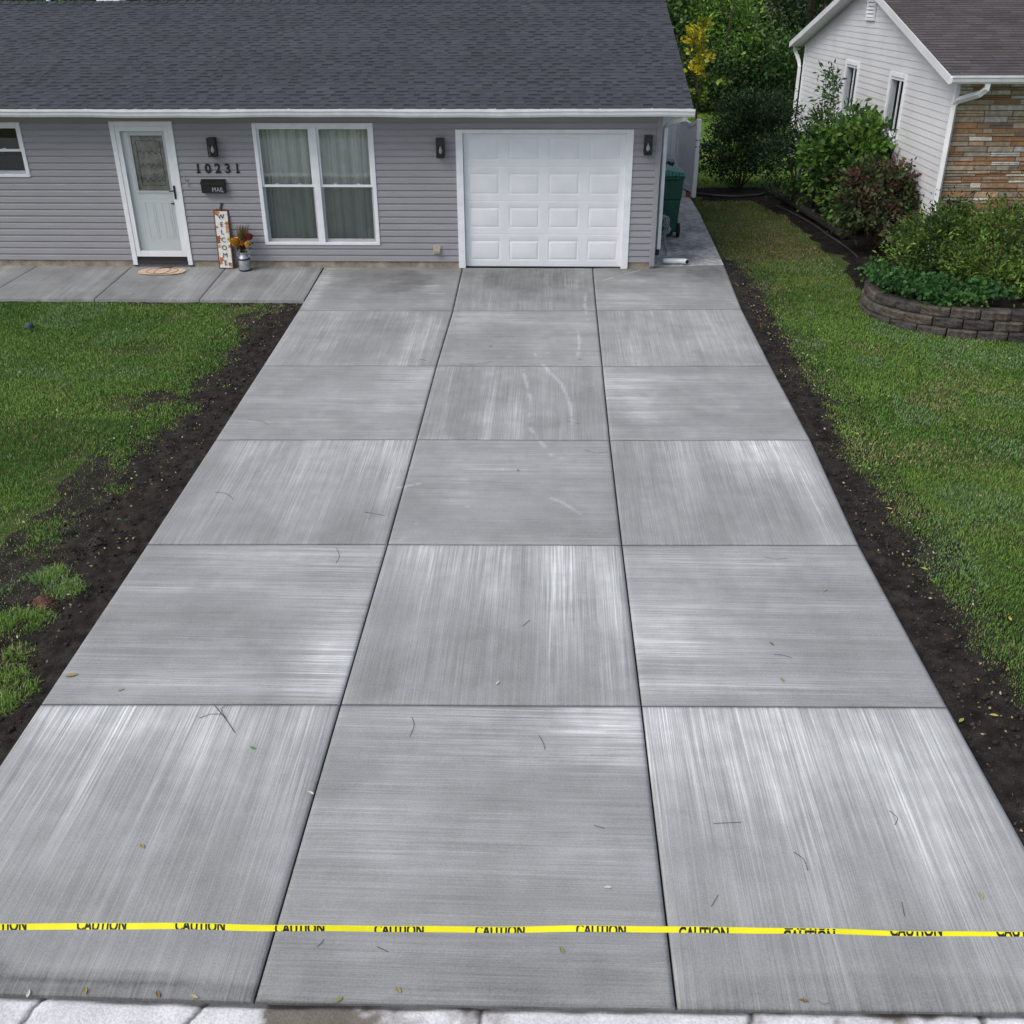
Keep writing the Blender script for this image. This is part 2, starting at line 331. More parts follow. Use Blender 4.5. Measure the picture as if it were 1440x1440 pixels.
DK = {(0, 5): [(.26, .935, .13, .03, .75), (.62, .955, .3, .02, .5), (.5, .975, .6, .02, .5)], (0, 0): [(.5, .35, .35, .3, .35)], (1, 0): [(.5, .3, .45, .3, .35)], (2, 0): [(.6, .1, .5, .2, .35), (.85, .3, .2, .2, .3)],
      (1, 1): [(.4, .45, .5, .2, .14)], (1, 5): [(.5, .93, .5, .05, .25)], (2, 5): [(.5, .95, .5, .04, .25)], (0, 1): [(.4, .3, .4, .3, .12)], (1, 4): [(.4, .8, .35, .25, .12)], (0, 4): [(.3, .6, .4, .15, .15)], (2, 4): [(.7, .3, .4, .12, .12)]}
CH = [[G(*p)[:2] for p in q] for q in (
    [(752, 498), (768, 518), (790, 540), (802, 570), (806, 600)], [(812, 462), (815, 480), (813, 500)], [(824, 412), (822, 430), (826, 450)],
    [(744, 600), (758, 618), (775, 640), (790, 644)], [(772, 700), (790, 706), (815, 722)], [(560, 686), (590, 680)], [(846, 395), (880, 385), (900, 380)], [(600, 402), (626, 401)], [(605, 413), (625, 413)], [(735, 520), (746, 560), (745, 600)])]
pv, pf, pc, puv = [], [], [], []; nv = 0; NG = 84; GAP = .0065
for j in range(6):
    for i in range(3):
        a, b, c_, d = ND[j][i], ND[j][i + 1], ND[j + 1][i + 1], ND[j + 1][i]
        t = np.linspace(0, 1, NG); U, V = np.meshgrid(t, t)
        wid = np.linalg.norm(b - a); hei = np.linalg.norm(d - a); gu, gv = GAP / wid, GAP / hei
        eu, ev = gu + U * (1 - 2 * gu), gv + V * (1 - 2 * gv)
        P = ((1 - eu) * (1 - ev))[..., None] * a + (eu * (1 - ev))[..., None] * b + (eu * ev)[..., None] * c_ + ((1 - eu) * ev)[..., None] * d
        x, y = P[..., 0], P[..., 1]
        if j == 5: y = y - sstep(.97, 1, V) * (.02 * (fbm(x, y, 1.5, 3, 9) - .5))
        z = zcn(y) + (fbm(x, y, .8, 2, 40) - .5) * .006
        edge = np.minimum(np.minimum(U, 1 - U) * wid, np.minimum(V, 1 - V) * hei); z = z - .006 * (1 - sstep(0, .018, edge))
        along_y = (i + j) % 2 == 1
        cross = x if along_y else y; along = y if along_y else x
        off = 13.7 * (i * 6 + j)
        wob = (fbm(x, y, .35, 2, 60 + i * 7 + j) - .5) * .10
        # 1-D streak profile across the broom direction
        s1 = fbm(cross + wob * .5, along * .06, 14, 4, 100 + i * 6 + j); s2 = fbm(cross + wob, along * .04 + 9, 4, 3, 200 + i * 6 + j)
        Wm = np.zeros_like(x)
        for (u0, v0, su, sv, am) in WH.get((i, j), []):
            Wm += am * np.exp(-((U - u0) / su) ** 2 - ((V - v0) / sv) ** 2)
        lay = sstep(.35, .72, s2) * .17
        white = np.clip(Wm + lay * (.2 if j == 0 else .5 if j < 3 else .8), 0, 1.3)
        if j < 3: white = white + .25 * sstep(.52, .75, fbm(x, y, 2.6, 4, 300 + j)) * .6
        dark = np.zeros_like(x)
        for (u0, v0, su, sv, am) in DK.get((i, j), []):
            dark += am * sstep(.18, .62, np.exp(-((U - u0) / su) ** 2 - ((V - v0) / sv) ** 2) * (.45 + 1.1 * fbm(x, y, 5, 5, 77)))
        if j == 5: dark += .5 * sstep(.984, .996, V + .012 * (fbm(x, y, 5, 3, 12) - .5)) + .12 * sstep(.95, .97, V)
        if j == 0: dark += .17 + .14 * (1 - V)  # garage row: shade of the house painted in, deepest at the wall
        dark += .10 * sstep(.5, .8, fbm(x, y, .9, 3, 31)) + .16 * (1 - sstep(0, .016, edge)) + .08 * sstep(.55, .8, 1 - s2)
        chalk = np.zeros_like(x)
        for ln in CH:
            for k in range(len(ln) - 1):
                p0, p1 = ln[k], ln[k + 1]; dd = p1 - p0; tt = np.clip(((x - p0[0]) * dd[0] + (y - p0[1]) * dd[1]) / (dd @ dd), 0, 1)
                ds = np.hypot(x - p0[0] - tt * dd[0], y - p0[1] - tt * dd[1]); chalk = np.maximum(chalk, (1 - sstep(.004, .030, ds)) * sstep(.25, .5, fbm(x, y, 9, 3, 4)) * .75)
        for k in range(5):
            if j in (0, 1, 2, 3) and (i == 1 or j == 0):
                qx, qy = x.min() + (x.max() - x.min()) * rng.random(), y.min() + (y.max() - y.min()) * rng.random(); ds = np.hypot(x - qx, (y - qy)) + .06 * fbm(x, y, 14, 2, k)
                chalk = np.maximum(chalk, (1 - sstep(.03, .11, ds)) * .35 * sstep(.45, .6, fbm(x, y, 25, 2, k)))
        top = np.stack([x, y, z], -1)
        # skirt ring
        ring = np.concatenate([np.stack([np.zeros(NG, int), np.arange(NG)], 1), np.stack([np.arange(1, NG), np.full(NG - 1, NG - 1)], 1), np.stack([np.full(NG - 1, NG - 1), np.arange(NG - 2, -1, -1)], 1), np.stack([np.arange(NG - 2, 0, -1), np.zeros(NG - 2, int)], 1)])
        sk = top[ring[:, 0], ring[:, 1]].copy(); sk[:, 2] -= .09
        idx = np.arange(NG * NG).reshape(NG, NG) + nv
        q = np.stack([idx[1:, :-1], idx[1:, 1:], idx[:-1, 1:], idx[:-1, :-1]], -1).reshape(-1, 4)
        ri = idx[ring[:, 0], ring[:, 1]]; rn = np.roll(ri, -1); si = np.arange(len(ring)) + nv + NG * NG; sn = np.roll(si, -1)
        q2 = np.stack([ri, rn, sn, si], -1)
        pv += [top.reshape(-1, 3), sk]; pf += [q, q2]; nv += NG * NG + len(ring)
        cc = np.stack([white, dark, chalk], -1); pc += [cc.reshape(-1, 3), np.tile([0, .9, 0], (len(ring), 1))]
        uvv = np.stack([cross + off + wob * .3, along], -1); puv += [uvv.reshape(-1, 2), uvv[ring[:, 0], ring[:, 1]]]
pf = np.concatenate(pf); pv = np.concatenate(pv)
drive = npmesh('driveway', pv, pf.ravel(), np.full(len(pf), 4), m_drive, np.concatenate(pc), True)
ul = drive.data.uv_layers.new(name='broom'); ul.data.foreach_set('uv', np.concatenate(puv)[pf.ravel()].astype(np.float32).ravel())
sm_ = np.ones(len(pf), bool); q0 = 0
for j in range(18): sm_[q0 + (NG - 1) ** 2:q0 + (NG - 1) ** 2 + 4 * NG - 4] = False; q0 += (NG - 1) ** 2 + 4 * NG - 4
drive.data.polygons.foreach_set('use_smooth', sm_); tag(drive, kind='structure')
jt = MB()                                  # dark joint filler below the slabs
for j in range(6): jt.add([(ND[j][0][0] + .02, ND[j][0][1] - .01, zc(ND[j][0][1]) - .022), (ND[j][3][0] - .02, ND[j][3][1] - .01, zc(ND[j][3][1]) - .022), (ND[j + 1][3][0] - .02, ND[j + 1][3][1] + .005, zc(ND[j + 1][3][1]) - .022), (ND[j + 1][0][0] + .02, ND[j + 1][0][1] + .005, zc(ND[j + 1][0][1]) - .022)], [(0, 3, 2, 1)])
tag(jt.build('driveway_base', m_soil, solid=False), kind='structure')

# --- front walk
wk_v, wk_f, wk_c, wk_uv = [], [], [], []; nv = 0
brk = [(-15, -15), (-13.9, -13.9), (-12.3, -12.45), (-10.7, -10.8), (-9.03, -9.12), (-7.33, -7.28), (-5.65, -5.58), (-3.945, -3.89)]
for k in range(len(brk) - 1):
    NX, NY = 60, 60; U, V = np.meshgrid(np.linspace(0, 1, NX), np.linspace(0, 1, NY))
    x0 = brk[k][0] + .006 + (brk[k][1] - brk[k][0]) * V; x1 = brk[k + 1][0] - .006 + (brk[k + 1][1] - brk[k + 1][0]) * V
    x = x0 + (x1 - x0) * U; y = YH + .02 + (15.46 - YH - .02) * V
    edge = np.minimum(np.minimum(U, 1 - U) * 1.7, np.minimum(V, 1 - V) * 1.8 + (V < .5)); z = zcn(y) - .008 * (1 - sstep(0, .03, edge))
    s1 = fbm(x, y * .06, 9, 4, 400 + k); white = .25 * sstep(.4, .7, s1) * sstep(.4, .6, fbm(x, y, .9, 3, 410 + k)) + .35 * np.exp(-((U - .75) / .12) ** 2) * (k % 2)
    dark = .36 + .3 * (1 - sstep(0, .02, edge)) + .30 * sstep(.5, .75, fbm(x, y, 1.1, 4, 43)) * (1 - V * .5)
    chalk = .5 * np.exp(-((x + 6.8) / .12) ** 2 - ((y - 15.75) / .05) ** 2) * sstep(.4, .6, fbm(x, y, 20, 3, 3))
    cc = np.stack([white, dark, chalk], -1)
    fr = np.stack([x[-1], y[-1] - .002, z[-1] - .13], -1); i0 = np.arange(NX * NY).reshape(NY, NX) + nv
    q = np.stack([i0[1:, :-1], i0[1:, 1:], i0[:-1, 1:], i0[:-1, :-1]], -1).reshape(-1, 4); fi = np.arange(NX) + nv + NX * NY
    q2 = np.stack([fi[:-1], fi[1:], i0[-1, 1:], i0[-1, :-1]], -1)
    wk_v += [np.stack([x, y, z], -1).reshape(-1, 3), fr]; wk_f += [q, q2]; wk_c += [cc.reshape(-1, 3), np.tile([0, .55, 0], (NX, 1))]; uvv = np.stack([x + 31 * k, y], -1).reshape(-1, 2); wk_uv += [uvv, np.stack([x[-1] + 31 * k, y[-1]], -1)]; nv += NX * NY + NX
wf = np.concatenate(wk_f); walk = npmesh('front_path', np.concatenate(wk_v), wf.ravel(), np.full(len(wf), 4), m_drive, np.concatenate(wk_c), True)
ul = walk.data.uv_layers.new(name='broom'); ul.data.foreach_set('uv', np.concatenate(wk_uv)[wf.ravel()].astype(np.float32).ravel()); tag(walk, kind='structure')
sp_ = MB(); e = [(3.05, 17.58), (3.13, 19.7), (3.22, 22.1), (3.24, 23.4), (3.22, 26), (3.2, 28.5)]
sp_.prism([(1.6, 17.36)] + e + [(1.6, 28.5)], -.12, -.006, 'z'); sp = sp_.build('side_path', m_path); tag(sp, kind='structure')

# --- soil beds beside the drive
LB = np.array([(-4.7, 16.3), (-4.32, 15.3), (-4.5, 14.5), (-4.55, 13.84), (-4.57, 12.36), (-4.60, 11.12), (-4.68, 10.23), (-4.72, 9.52), (-4.75, 8.92), (-4.72, 8.19), (-4.80, 7.79), (-4.60, 7.27), (-4.62, 6.8), (-4.45, 6.29), (-4.5, 5.7), (-4.6, 4), (-4.6, 3)])[::-1]
RB = np.array([(3.20, 18.3), (3.33, 17.6), (3.46, 15.93), (3.38, 14.73), (3.36, 12.9), (3.45, 11.43), (3.37, 10.31), (3.36, 9.09), (3.43, 8.38), (3.47, 7.69), (3.50, 7.13), (3.48, 6.69), (3.55, 6.28), (3.6, 5.8), (3.65, 3)])[::-1]
def soil_l(x, y): return x - np.interp(y, LB[:, 1], LB[:, 0]) + (fbm(x, y, 2.2, 5, 51) - .5) * .65 - .04
def soil_r(x, y): return np.interp(y, RB[:, 1], RB[:, 0]) - x + (fbm(x, y, 2.2, 4, 52) - .5) * .36
def soilbed(name, x0, x1, y0, y1, fn, edgef, st=.022):
    X, Y = np.meshgrid(np.arange(x0, x1, st), np.arange(y0, y1, st)); m = fn(X, Y)
    m = np.minimum(m, sstep(y1 - .0, y1 - .3, Y) * 2 - .5)
    z = zcn(Y) - .042 + .012 * sstep(-.2, .3, m) + (fbm(X, Y, 9, 4, 71) - .5) * .05 * sstep(-.1, .25, m) + np.maximum(fbm(X, Y, 16, 3, 72) - .55, 0) * .16 * sstep(0, .2, m) - .05 * (1 - sstep(-.62, -.42, m)); z = np.maximum(z, np.where(m > -.4, zcn(Y) - .058, -9))
    z = np.minimum(z, zcn(Y) - .012)
    return tag(grid(name, X, Y, z, m_soil, mask=m > -.6), kind='structure')
soilbed('soil_bed', -6.2, -3.80, 3.4, 15.46, soil_l, None); soilbed('soil_bed', 2.86, 4.3, 3.5, 18.2, soil_r, None)
X, Y = np.meshgrid(np.arange(-15, -3.9, .04), np.arange(15.2, 15.47, .03))
tag(grid('soil_bed', X, Y, zcn(Y) - .052 + (fbm(X, Y, 10, 3, 5) - .5) * .035 - .03 * (1 - sstep(15.2, 15.36, Y + .12 * (fbm(X, Y, 3, 3, 8) - .5))), m_soil), kind='structure')

# --- mulch under the neighbour's shrubs, and the raised bed behind the block wall
MBX = np.array([(4.95, 15.6), (5.25, 17.2), (5.30, 18.5), (5.2, 20), (5.0, 22), (4.7, 23.6), (3.35, 24.3), (3.3, 26.2), (5.3, 26.6), (6.6, 26.6)])
def mulch(x, y): return -9.0 * (y < 15.7) + np.where(y < 23.8, x - np.interp(y, MBX[:6, 1], MBX[:6, 0]), x - 3.4) + (fbm(x, y, 2, 3, 15) - .5) * .5 - 3 * sstep(25.3, 26.3, y)
X, Y = np.meshgrid(np.arange(3.2, 7, .04), np.arange(15.9, 26.6, .04)); mm = mulch(X, Y)
tag(grid('mulch_bed', X, Y, gz(Y) + .012 + (fbm(X, Y, 8, 4, 6) - .5) * .05 - .06 * (1 - sstep(-.2, .05, mm)), m_mulch, mask=mm > -.2), kind='structure')
WP = [(5.12, 16.15), (4.92, 15.75), (4.83, 15.35), (4.85, 14.98), (5.02, 14.64), (5.32, 14.34), (5.72, 14.12), (6.2, 13.98), (6.75, 13.91), (7.4, 13.92), (8.2, 14.02), (9.1, 14.2)]
WPa = np.array(WP)
def inbed(x, y):
    i = np.searchsorted(-WPa[:3, 1], -y); yb = np.interp(x, WPa[3:, 0], WPa[3:, 1]); xb = np.interp(y, WPa[:4, 1][::-1], WPa[:4, 0][::-1])
    return np.minimum(np.where(x < 4.85, -1, y - yb), x - xb)
X, Y = np.meshgrid(np.arange(4.7, 12, .06), np.arange(13.8, 17.6, .06)); ib = inbed(X, Y)
tag(grid('garden_bed', X, Y, .13 + .10 * sstep(0, 2.5, ib) + (fbm(X, Y, 6, 3, 6) - .5) * .06, m_mulch, mask=ib > .17), kind='structure')
def inwall(x, y): return inbed(x, y) > -.05

# ------------------------------------------------------------------ grass
def frustum(x, y, z, mar=.12):
    d = np.stack([x, y, z - CAMH], -1); c = d @ CF; u = (d @ CA) / c * FPX; v = (d @ CB) / c * FPX
    return (np.abs(u) < .5 + mar) & (np.abs(v) < .5 + mar) & (c > 1)
def blades(name, x0, x1, y0, y1, dens, keep, h, wd, seed, tint=(1, 1, 1)):
    r = np.random.default_rng(seed); n = int((x1 - x0) * (y1 - y0) * dens)
    x, y = r.uniform(x0, x1, n), r.uniform(y0, y1, n); m = frustum(x, y, gz(y)); x, y = x[m], y[m]
    k = keep(x, y); m = r.random(len(x)) < k; x, y, k = x[m], y[m], k[m]; n = len(x)
    clump = fbm(x, y, 5, 3, seed + 1); big = fbm(x, y, .7, 3, seed + 2); pat = fbm(x, y, 1.6, 4, seed + 5)
    H = h * (.45 + .9 * clump) * r.uniform(.6, 1.25, n) * (.55 + .45 * k); a = r.uniform(0, 2 * np.pi, n); le = r.uniform(.15, .95, n)
    dx, dy = np.cos(a), np.sin(a); W = wd * r.uniform(.7, 1.3, n); z = gz(y) + .004
    base = np.stack([x, y, z], -1); px_ = np.stack([-dy * W / 2, dx * W / 2, 0 * W], -1)
    mid = base + np.stack([dx * H * le * .35, dy * H * le * .35, H * .6], -1); tip = base + np.stack([dx * H * le * .95, dy * H * le * .95, H * (1 - .35 * le)], -1)
    v = np.stack([base - px_, base + px_, mid + px_ * .8, mid - px_ * .8, tip], 1).reshape(-1, 3)
    o = np.arange(n)[:, None] * 5; idx = np.concatenate([o + np.array([0, 1, 2, 3]), o + np.array([3, 2, 4])], 1).ravel(); fs = np.tile([4, 3], n)
    c0, c1, c2, c3 = np.array((.075, .19, .026)), np.array((.19, .33, .058)), np.array((.36, .33, .15)), np.array((.22, .36, .15))
    t = np.clip(big * 2.0 - .5 + r.normal(0, .22, n), 0, 1)[:, None]; c = c0 * (1 - t) + c1 * t
    dry = (r.random(n) < .05 + .35 * sstep(.55, .8, fbm(x, y, 1.1, 3, seed + 8)) + .3 * (k < .7)); c[dry] = c2 * r.uniform(.6, 1.2, (dry.sum(), 1))
    clo = (pat > .62) & (r.random(n) < .5); c[clo] = c3 * r.uniform(.7, 1.1, (clo.sum(), 1))
    c = c * r.uniform(.7, 1.3, (n, 1)) * np.array(tint) * (1 - (sstep(13.5, 19, y + 1.5 * (fbm(x, y, .8, 2, 33) - .5)) * (x > 0) * (y < 25))[:, None] * np.array([.08, .24, .16]))   # the side lawn is a duller, browner sward
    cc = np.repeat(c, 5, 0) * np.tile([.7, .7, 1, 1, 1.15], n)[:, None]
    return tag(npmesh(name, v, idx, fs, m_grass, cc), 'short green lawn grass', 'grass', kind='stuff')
TU = [(-4.29, 7.43, .22), (-4.34, 6.94, .20), (-4.27, 6.5, .17), (-4.2, 6.2, .2), (-4.12, 5.92, .2), (-3.97, 6.05, .1), (-4.55, 6.9, .25), (-4.5, 7.6, .2), (-4.42, 6.0, .2), (-4.6, 10.4, .2), (-4.55, 9.3, .15), (-4.2, 8.6, .06), (-4.25, 9.9, .08), (-4.15, 12, .07), (-4.3, 11.2, .09), (-4.2, 5.4, .1)]
def keep_l(x, y):
    m = soil_l(x, y); k = (1 - sstep(-.22, .42, m + .5 * (fbm(x, y, 6, 3, 92) - .5)))
    bare = sstep(.60, .70, fbm(x, y, 1.3, 4, 91)) * sstep(-2.2, -.3, m); k = k * (1 - .8 * bare)
    k *= 1 - .85 * np.exp(-((x + 5.75) / .45) ** 2 - ((y - 13.35) / .22) ** 2)
    for tx, ty, tr in TU: k = np.maximum(k, .85 * (1 - sstep(tr * .5, tr * 1.3, np.hypot(x - tx, y - ty))))
    return k * (y < 15.36 + .1 * (fbm(x, y, 3, 2, 3) - .5)) * (x < -3.9)
def keep_r(x, y):
    m = soil_r(x, y); k = 1 - sstep(-.22, .16, m + .3 * (fbm(x, y, 7, 3, 93) - .5)); k = np.where(y > 18, (x > np.interp(y, [18, 19.7, 22.1, 23.4], [3.15, 3.2, 3.28, 3.3])) * 1.0, k)
    k = np.maximum(k, .3 * sstep(.66, .72, fbm(x, y, 3, 3, 19)) * (m < .3) * (m > 0))
    k = k * (1 - sstep(-.06, .12, mulch(x, y))) * np.where((y > 13.5) & inwall(x, y), 0, 1); k *= 1 - .45 * sstep(16, 19, y)
    return k * (x > 3.02)
blades('grass', -10.5, -3.9, 5, 11, 6000, keep_l, .046, .0055, 1)
blades('grass', -11.5, -3.9, 11, 15.5, 4800, keep_l, .044, .0075, 2)
def keep_tu(x, y):
    k = np.zeros_like(x)
    for tx, ty, tr in TU[:9]: k = np.maximum(k, 1 - sstep(tr * .4, tr * 1.1, np.hypot(x - tx, y - ty) + .12 * (fbm(x, y, 9, 2, 4) - .5)))
    return k
blades('grass', -5.0, -3.9, 5.2, 8.6, 7000, keep_tu, .105, .0055, 9, (1.1, 1.05, 1.1))
blades('grass', 3.0, 6.5, 4, 10, 6000, keep_r, .042, .0055, 3)
blades('grass', 3.0, 9, 10, 17, 4600, keep_r, .042, .0075, 4)
blades('grass', 3.0, 6, 17, 24.3, 3600, keep_r, .042, .009, 5)
blades('grass', 3.0, 9, 25.5, 44, 900, lambda x, y: np.ones_like(x), .07, .016, 6, (1.5, 1.35, 1.2))

# ------------------------------------------------------------------ leaves
def leafcloud(name, C, N, size, col, mat, parent=None, asp=.5, seed=0, fold=.25, droop=.2):
    r = np.random.default_rng(seed); n = len(C)
    d = N + r.normal(0, .55, (n, 3)); d[:, 2] -= droop; d /= np.linalg.norm(d, axis=1)[:, None]
    q = np.cross(d, r.normal(0, 1, (n, 3)) + np.array([0, 0, .1])); q /= np.linalg.norm(q, axis=1)[:, None]; nr = np.cross(d, q)
    flip = np.sign(nr[:, 2:3]) ; nr = nr * np.where(flip == 0, 1, flip)
    L = (size * r.uniform(.6, 1.25, n))[:, None]
    v = np.stack([C - d * L * .5, C - q * L * asp * .5 + nr * L * fold * .35, C + d * L * .5, C + q * L * asp * .5 + nr * L * fold * .35], 1).reshape(-1, 3)
    off = np.zeros(3)
    if parent is not None:
        p = parent
        while p is not None: off += np.array(p.location); p = p.parent
    o = np.arange(n)[:, None] * 4; idx = np.concatenate([o + np.array([0, 1, 2]), o + np.array([0, 2, 3])], 1).ravel()
    ob = npmesh(name, v - off, idx, np.full(2 * n, 3), mat, np.repeat(col, 4, 0))
    if parent is not None: ob.parent = parent
    return ob
def crown(lobes, ncl, nl, size, pal, seed, shell=.45, clr=.16, up=.35):
    """clumps of leaves through the volume of the lobes ((x,y,z),(rx,ry,rz))"""
    r = np.random.default_rng(seed); Cs, Ns, Ks = [], [], []; vol = np.array([a[1][0] * a[1][1] * a[1][2] for a in lobes]) ** .7; vol /= vol.sum()
    pal = np.array(pal)
    for (c, rad), wgt in zip(lobes, vol):
        c, rad = np.array(c, float), np.array(rad, float); m = max(3, int(ncl * wgt))
        d = r.normal(0, 1, (m, 3)); d /= np.linalg.norm(d, axis=1)[:, None]; rr = shell + (1.08 - shell) * r.random(m) ** .6; rr *= r.uniform(.85, 1.15, m)
        cc = c + d * rad * rr[:, None]
        for k in range(m):
            nn = max(3, int(nl * r.uniform(.5, 1.5))); cr = clr * r.uniform(.6, 1.4)
            o = r.normal(0, 1, (nn, 3)) * cr * np.array([1, 1, .7]); Cs.append(cc[k] + o)
            out = d[k] / rad; out /= np.linalg.norm(out); N_ = out * .7 + o / cr * .35 + np.array([0, 0, up]); Ns.append(N_)
            base = pal[r.integers(len(pal))] * r.uniform(.7, 1.3); Ks.append(base * r.uniform(.75, 1.25, (nn, 1)))
    return np.concatenate(Cs), np.concatenate(Ns), np.concatenate(Ks)
def branches(mb, base, lobes, r0, seed, n=7, sub=3):
    r = random.Random(seed); b = Vector(base)
    for k in range(n):
        c, rad = lobes[k % len(lobes)]
        tgt = Vector(c) + Vector((r.uniform(-.7, .7) * rad[0], r.uniform(-.7, .7) * rad[1], r.uniform(-.2, .8) * rad[2]))
        s0 = b + Vector((r.uniform(-1, 1), r.uniform(-1, 1), 0)) * r0 * 2
        m = s0.lerp(tgt, .5) + Vector((r.uniform(-.1, .1), r.uniform(-.1, .1), .1)) * (tgt - s0).length
        mb.tube([s0, m, tgt], [r0, r0 * .6, r0 * .2], 6)
        for q in range(sub):
            e_ = m.lerp(tgt, r.random()); mb.tube([e_, e_ + Vector((r.uniform(-.3, .3) * rad[0], r.uniform(-.3, .3) * rad[1], r.uniform(0, .4) * rad[2]))], [r0 * .35, r0 * .1], 5)
def shrub(name, base, lobes, ncl, nl, size, pal, seed, label, cat='shrub', group=None, asp=.5, r0=.02, clr=.14, droop=.2, shell=.45, nb=8, up=.35):
    t = thing(name, base, label, cat, group); C, N, K = crown(lobes, ncl, nl, size, pal, seed, shell, clr, up)
    ok = C[:, 2] > base[2] + .03; leafcloud('foliage', C[ok], N[ok], size, K[ok], m_leaf, t, asp, seed + 1, droop=droop)
    mb = MB(); branches(mb, base, lobes, r0, seed, nb); mb.build('stem', m_bark, t, smooth=True); return t

DKG = [(0.0162, 0.0405, 0.0135), (0.0216, 0.0513, 0.0162), (0.0135, 0.0324, 0.0135), (0.0297, 0.0607, 0.0216)]
MDG = [(0.0585, 0.143, 0.0234), (0.091, 0.195, 0.0312), (0.039, 0.1014, 0.0208), (0.117, 0.221, 0.0364)]
shrub('evergreen_shrub', (4.6, 25.4, -.05), [((4.65, 25.4, 1.05), (1.0, .9, .85)), ((4.3, 25.2, .75), (.65, .6, .55)), ((5.2, 25.5, 1.25), (.7, .7, .75)), ((4.9, 25.6, 1.75), (.6, .6, .5)), ((4.45, 25.4, 1.6), (.5, .5, .45))], 420, 40, .085, DKG, 201,
      'round dark green shrub between the white gate and the cream house', asp=.42, clr=.13)
shrub('leafy_shrub', (5.85, 20.9, -.05), [((5.95, 20.8, 1.2), (.72, .8, .8)), ((5.6, 21.2, 1.1), (.5, .6, .5)), ((6.1, 20.4, 1.5), (.4, .55, .45)), ((5.95, 20.3, .75), (.45, .5, .55)), ((5.65, 21.5, 1.5), (.5, .5, .45)), ((6.1, 21.4, 1.75), (.35, .4, .45))], 330, 30, .135, MDG + [(.13, .22, .035), (.02, .05, .014), (.02, .05, .014)], 202,
      'tall bright green broadleaf shrub growing under the two windows of the cream house', asp=.55, clr=.15)
shrub('leafy_shrub', (5.35, 22.8, -.05), [((5.35, 22.8, .9), (.7, .7, .75)), ((5.7, 22.6, 1.3), (.55, .6, .6))], 150, 34, .09, DKG + MDG[:1], 208,
      'dusky green shrub wedged between the round dark shrub and the bright one', asp=.45, clr=.14)
t = shrub('sapling', (5.7, 22.3, -.05), [((5.68, 22.3, 2.35), (.19, .2, .45)), ((5.68, 22.3, 1.8), (.26, .26, .4)), ((5.72, 22.25, 2.75), (.11, .11, .18))], 46, 12, .13, [(.07, .14, .045), (.09, .17, .06), (.05, .10, .035)], 203,
          'slender sapling rising above the shrubs in front of the cream siding', 'sapling', asp=.36, clr=.10, nb=3, shell=.2)
shrub('burning_bush', (5.92, 18.75, -.05), [((5.9, 18.7, 1.05), (.62, .6, .40)), ((6.35, 18.9, 1.0), (.45, .5, .38)), ((5.55, 18.55, .75), (.4, .4, .32)), ((6.2, 18.5, .75), (.5, .45, .3)), ((5.75, 18.8, 1.3), (.4, .4, .25))], 230, 24, .12,
      [(.035, .062, .02), (.055, .085, .026), (.075, .048, .030), (.085, .062, .038), (.07, .09, .034), (.06, .105, .03), (.125, .06, .048), (.055, .095, .03)], 204, 'bush turning from green to dark red on thin bare stems', asp=.45, clr=.11, droop=.35, nb=12, r0=.018)
GLD = [(0.081, 0.1553, 0.027), (0.135, 0.2228, 0.0378), (0.054, 0.1148, 0.0243), (0.0378, 0.081, 0.0203), (0.189, 0.2565, 0.0473), (0.0297, 0.0675, 0.0175)]
for k, (lab, b, lob, pal) in enumerate([
    ('loose golden green shrub at the left end of the raised bed by the downspout', (6.1, 16.2, .1), [((6.05, 16.1, .72), (.52, .5, .45)), ((5.75, 15.8, .55), (.42, .4, .35)), ((6.4, 16.4, .9), (.4, .4, .4))], GLD),
    ('bushy yellow green shrub in the raised bed below the stone facing', (6.9, 15.7, .1), [((6.85, 15.6, .72), (.65, .6, .5)), ((7.2, 15.9, 1.05), (.5, .5, .42)), ((6.6, 15.35, .45), (.5, .4, .35)), ((7.25, 15.1, .5), (.5, .45, .4)), ((6.75, 16.2, 1.0), (.45, .4, .38)), ((6.75, 14.85, .48), (.45, .32, .24)), ((6.25, 15.1, .5), (.35, .3, .25))], GLD[:3] + [(.11, .15, .03)]),
    ('green shrub in the raised bed cut by the right border of the photo', (7.8, 15.6, .1), [((7.8, 15.5, .8), (.6, .6, .55)), ((8.1, 16.1, 1.15), (.55, .5, .45)), ((7.75, 15.0, .5), (.45, .4, .35))], GLD[:4])]):
    shrub('golden_shrub', b, lob, [170, 280, 210][k], 36, .085, pal, 210 + k, lab, group='shrubs in the raised bed', asp=.36, clr=.12)
C, N, K = [], [], []
r = np.random.default_rng(5)
for k in range(520):
    x, y = r.uniform(4.95, 7.4), r.uniform(14.1, 16.1); b = float(inbed(np.array(x), np.array(y)))
    if b < .10 or y > 16.2 - .35 * (x - 5) or r.random() < np.interp(x, [5.55, 6.05, 6.6], [0, .55, .96]): continue
    hh = -.02 + .42 * float(fbm(x, y, 2.2, 3, 6)) + .05 * min(b, 1.0); nn = 26
    a = r.normal(0, .085, (nn, 3)); C.append(np.array([x, y, .16 + hh]) + a * np.array([1, 1, .5])); N.append(a * 5 + np.array([0, -.1, .25])); K.append(np.array([[.04, .115, .028], [.06, .15, .032], [.03, .085, .026]][r.integers(3)]) * r.uniform(.7, 1.3, (nn, 1)))
gc = leafcloud('ground_cover', np.concatenate(C), np.concatenate(N), .075, np.concatenate(K), m_leaf, None, .85, 77); tag(gc, 'lush low green leaves spilling over the block wall', 'ground cover', kind='stuff')
C, N, K = [], [], []
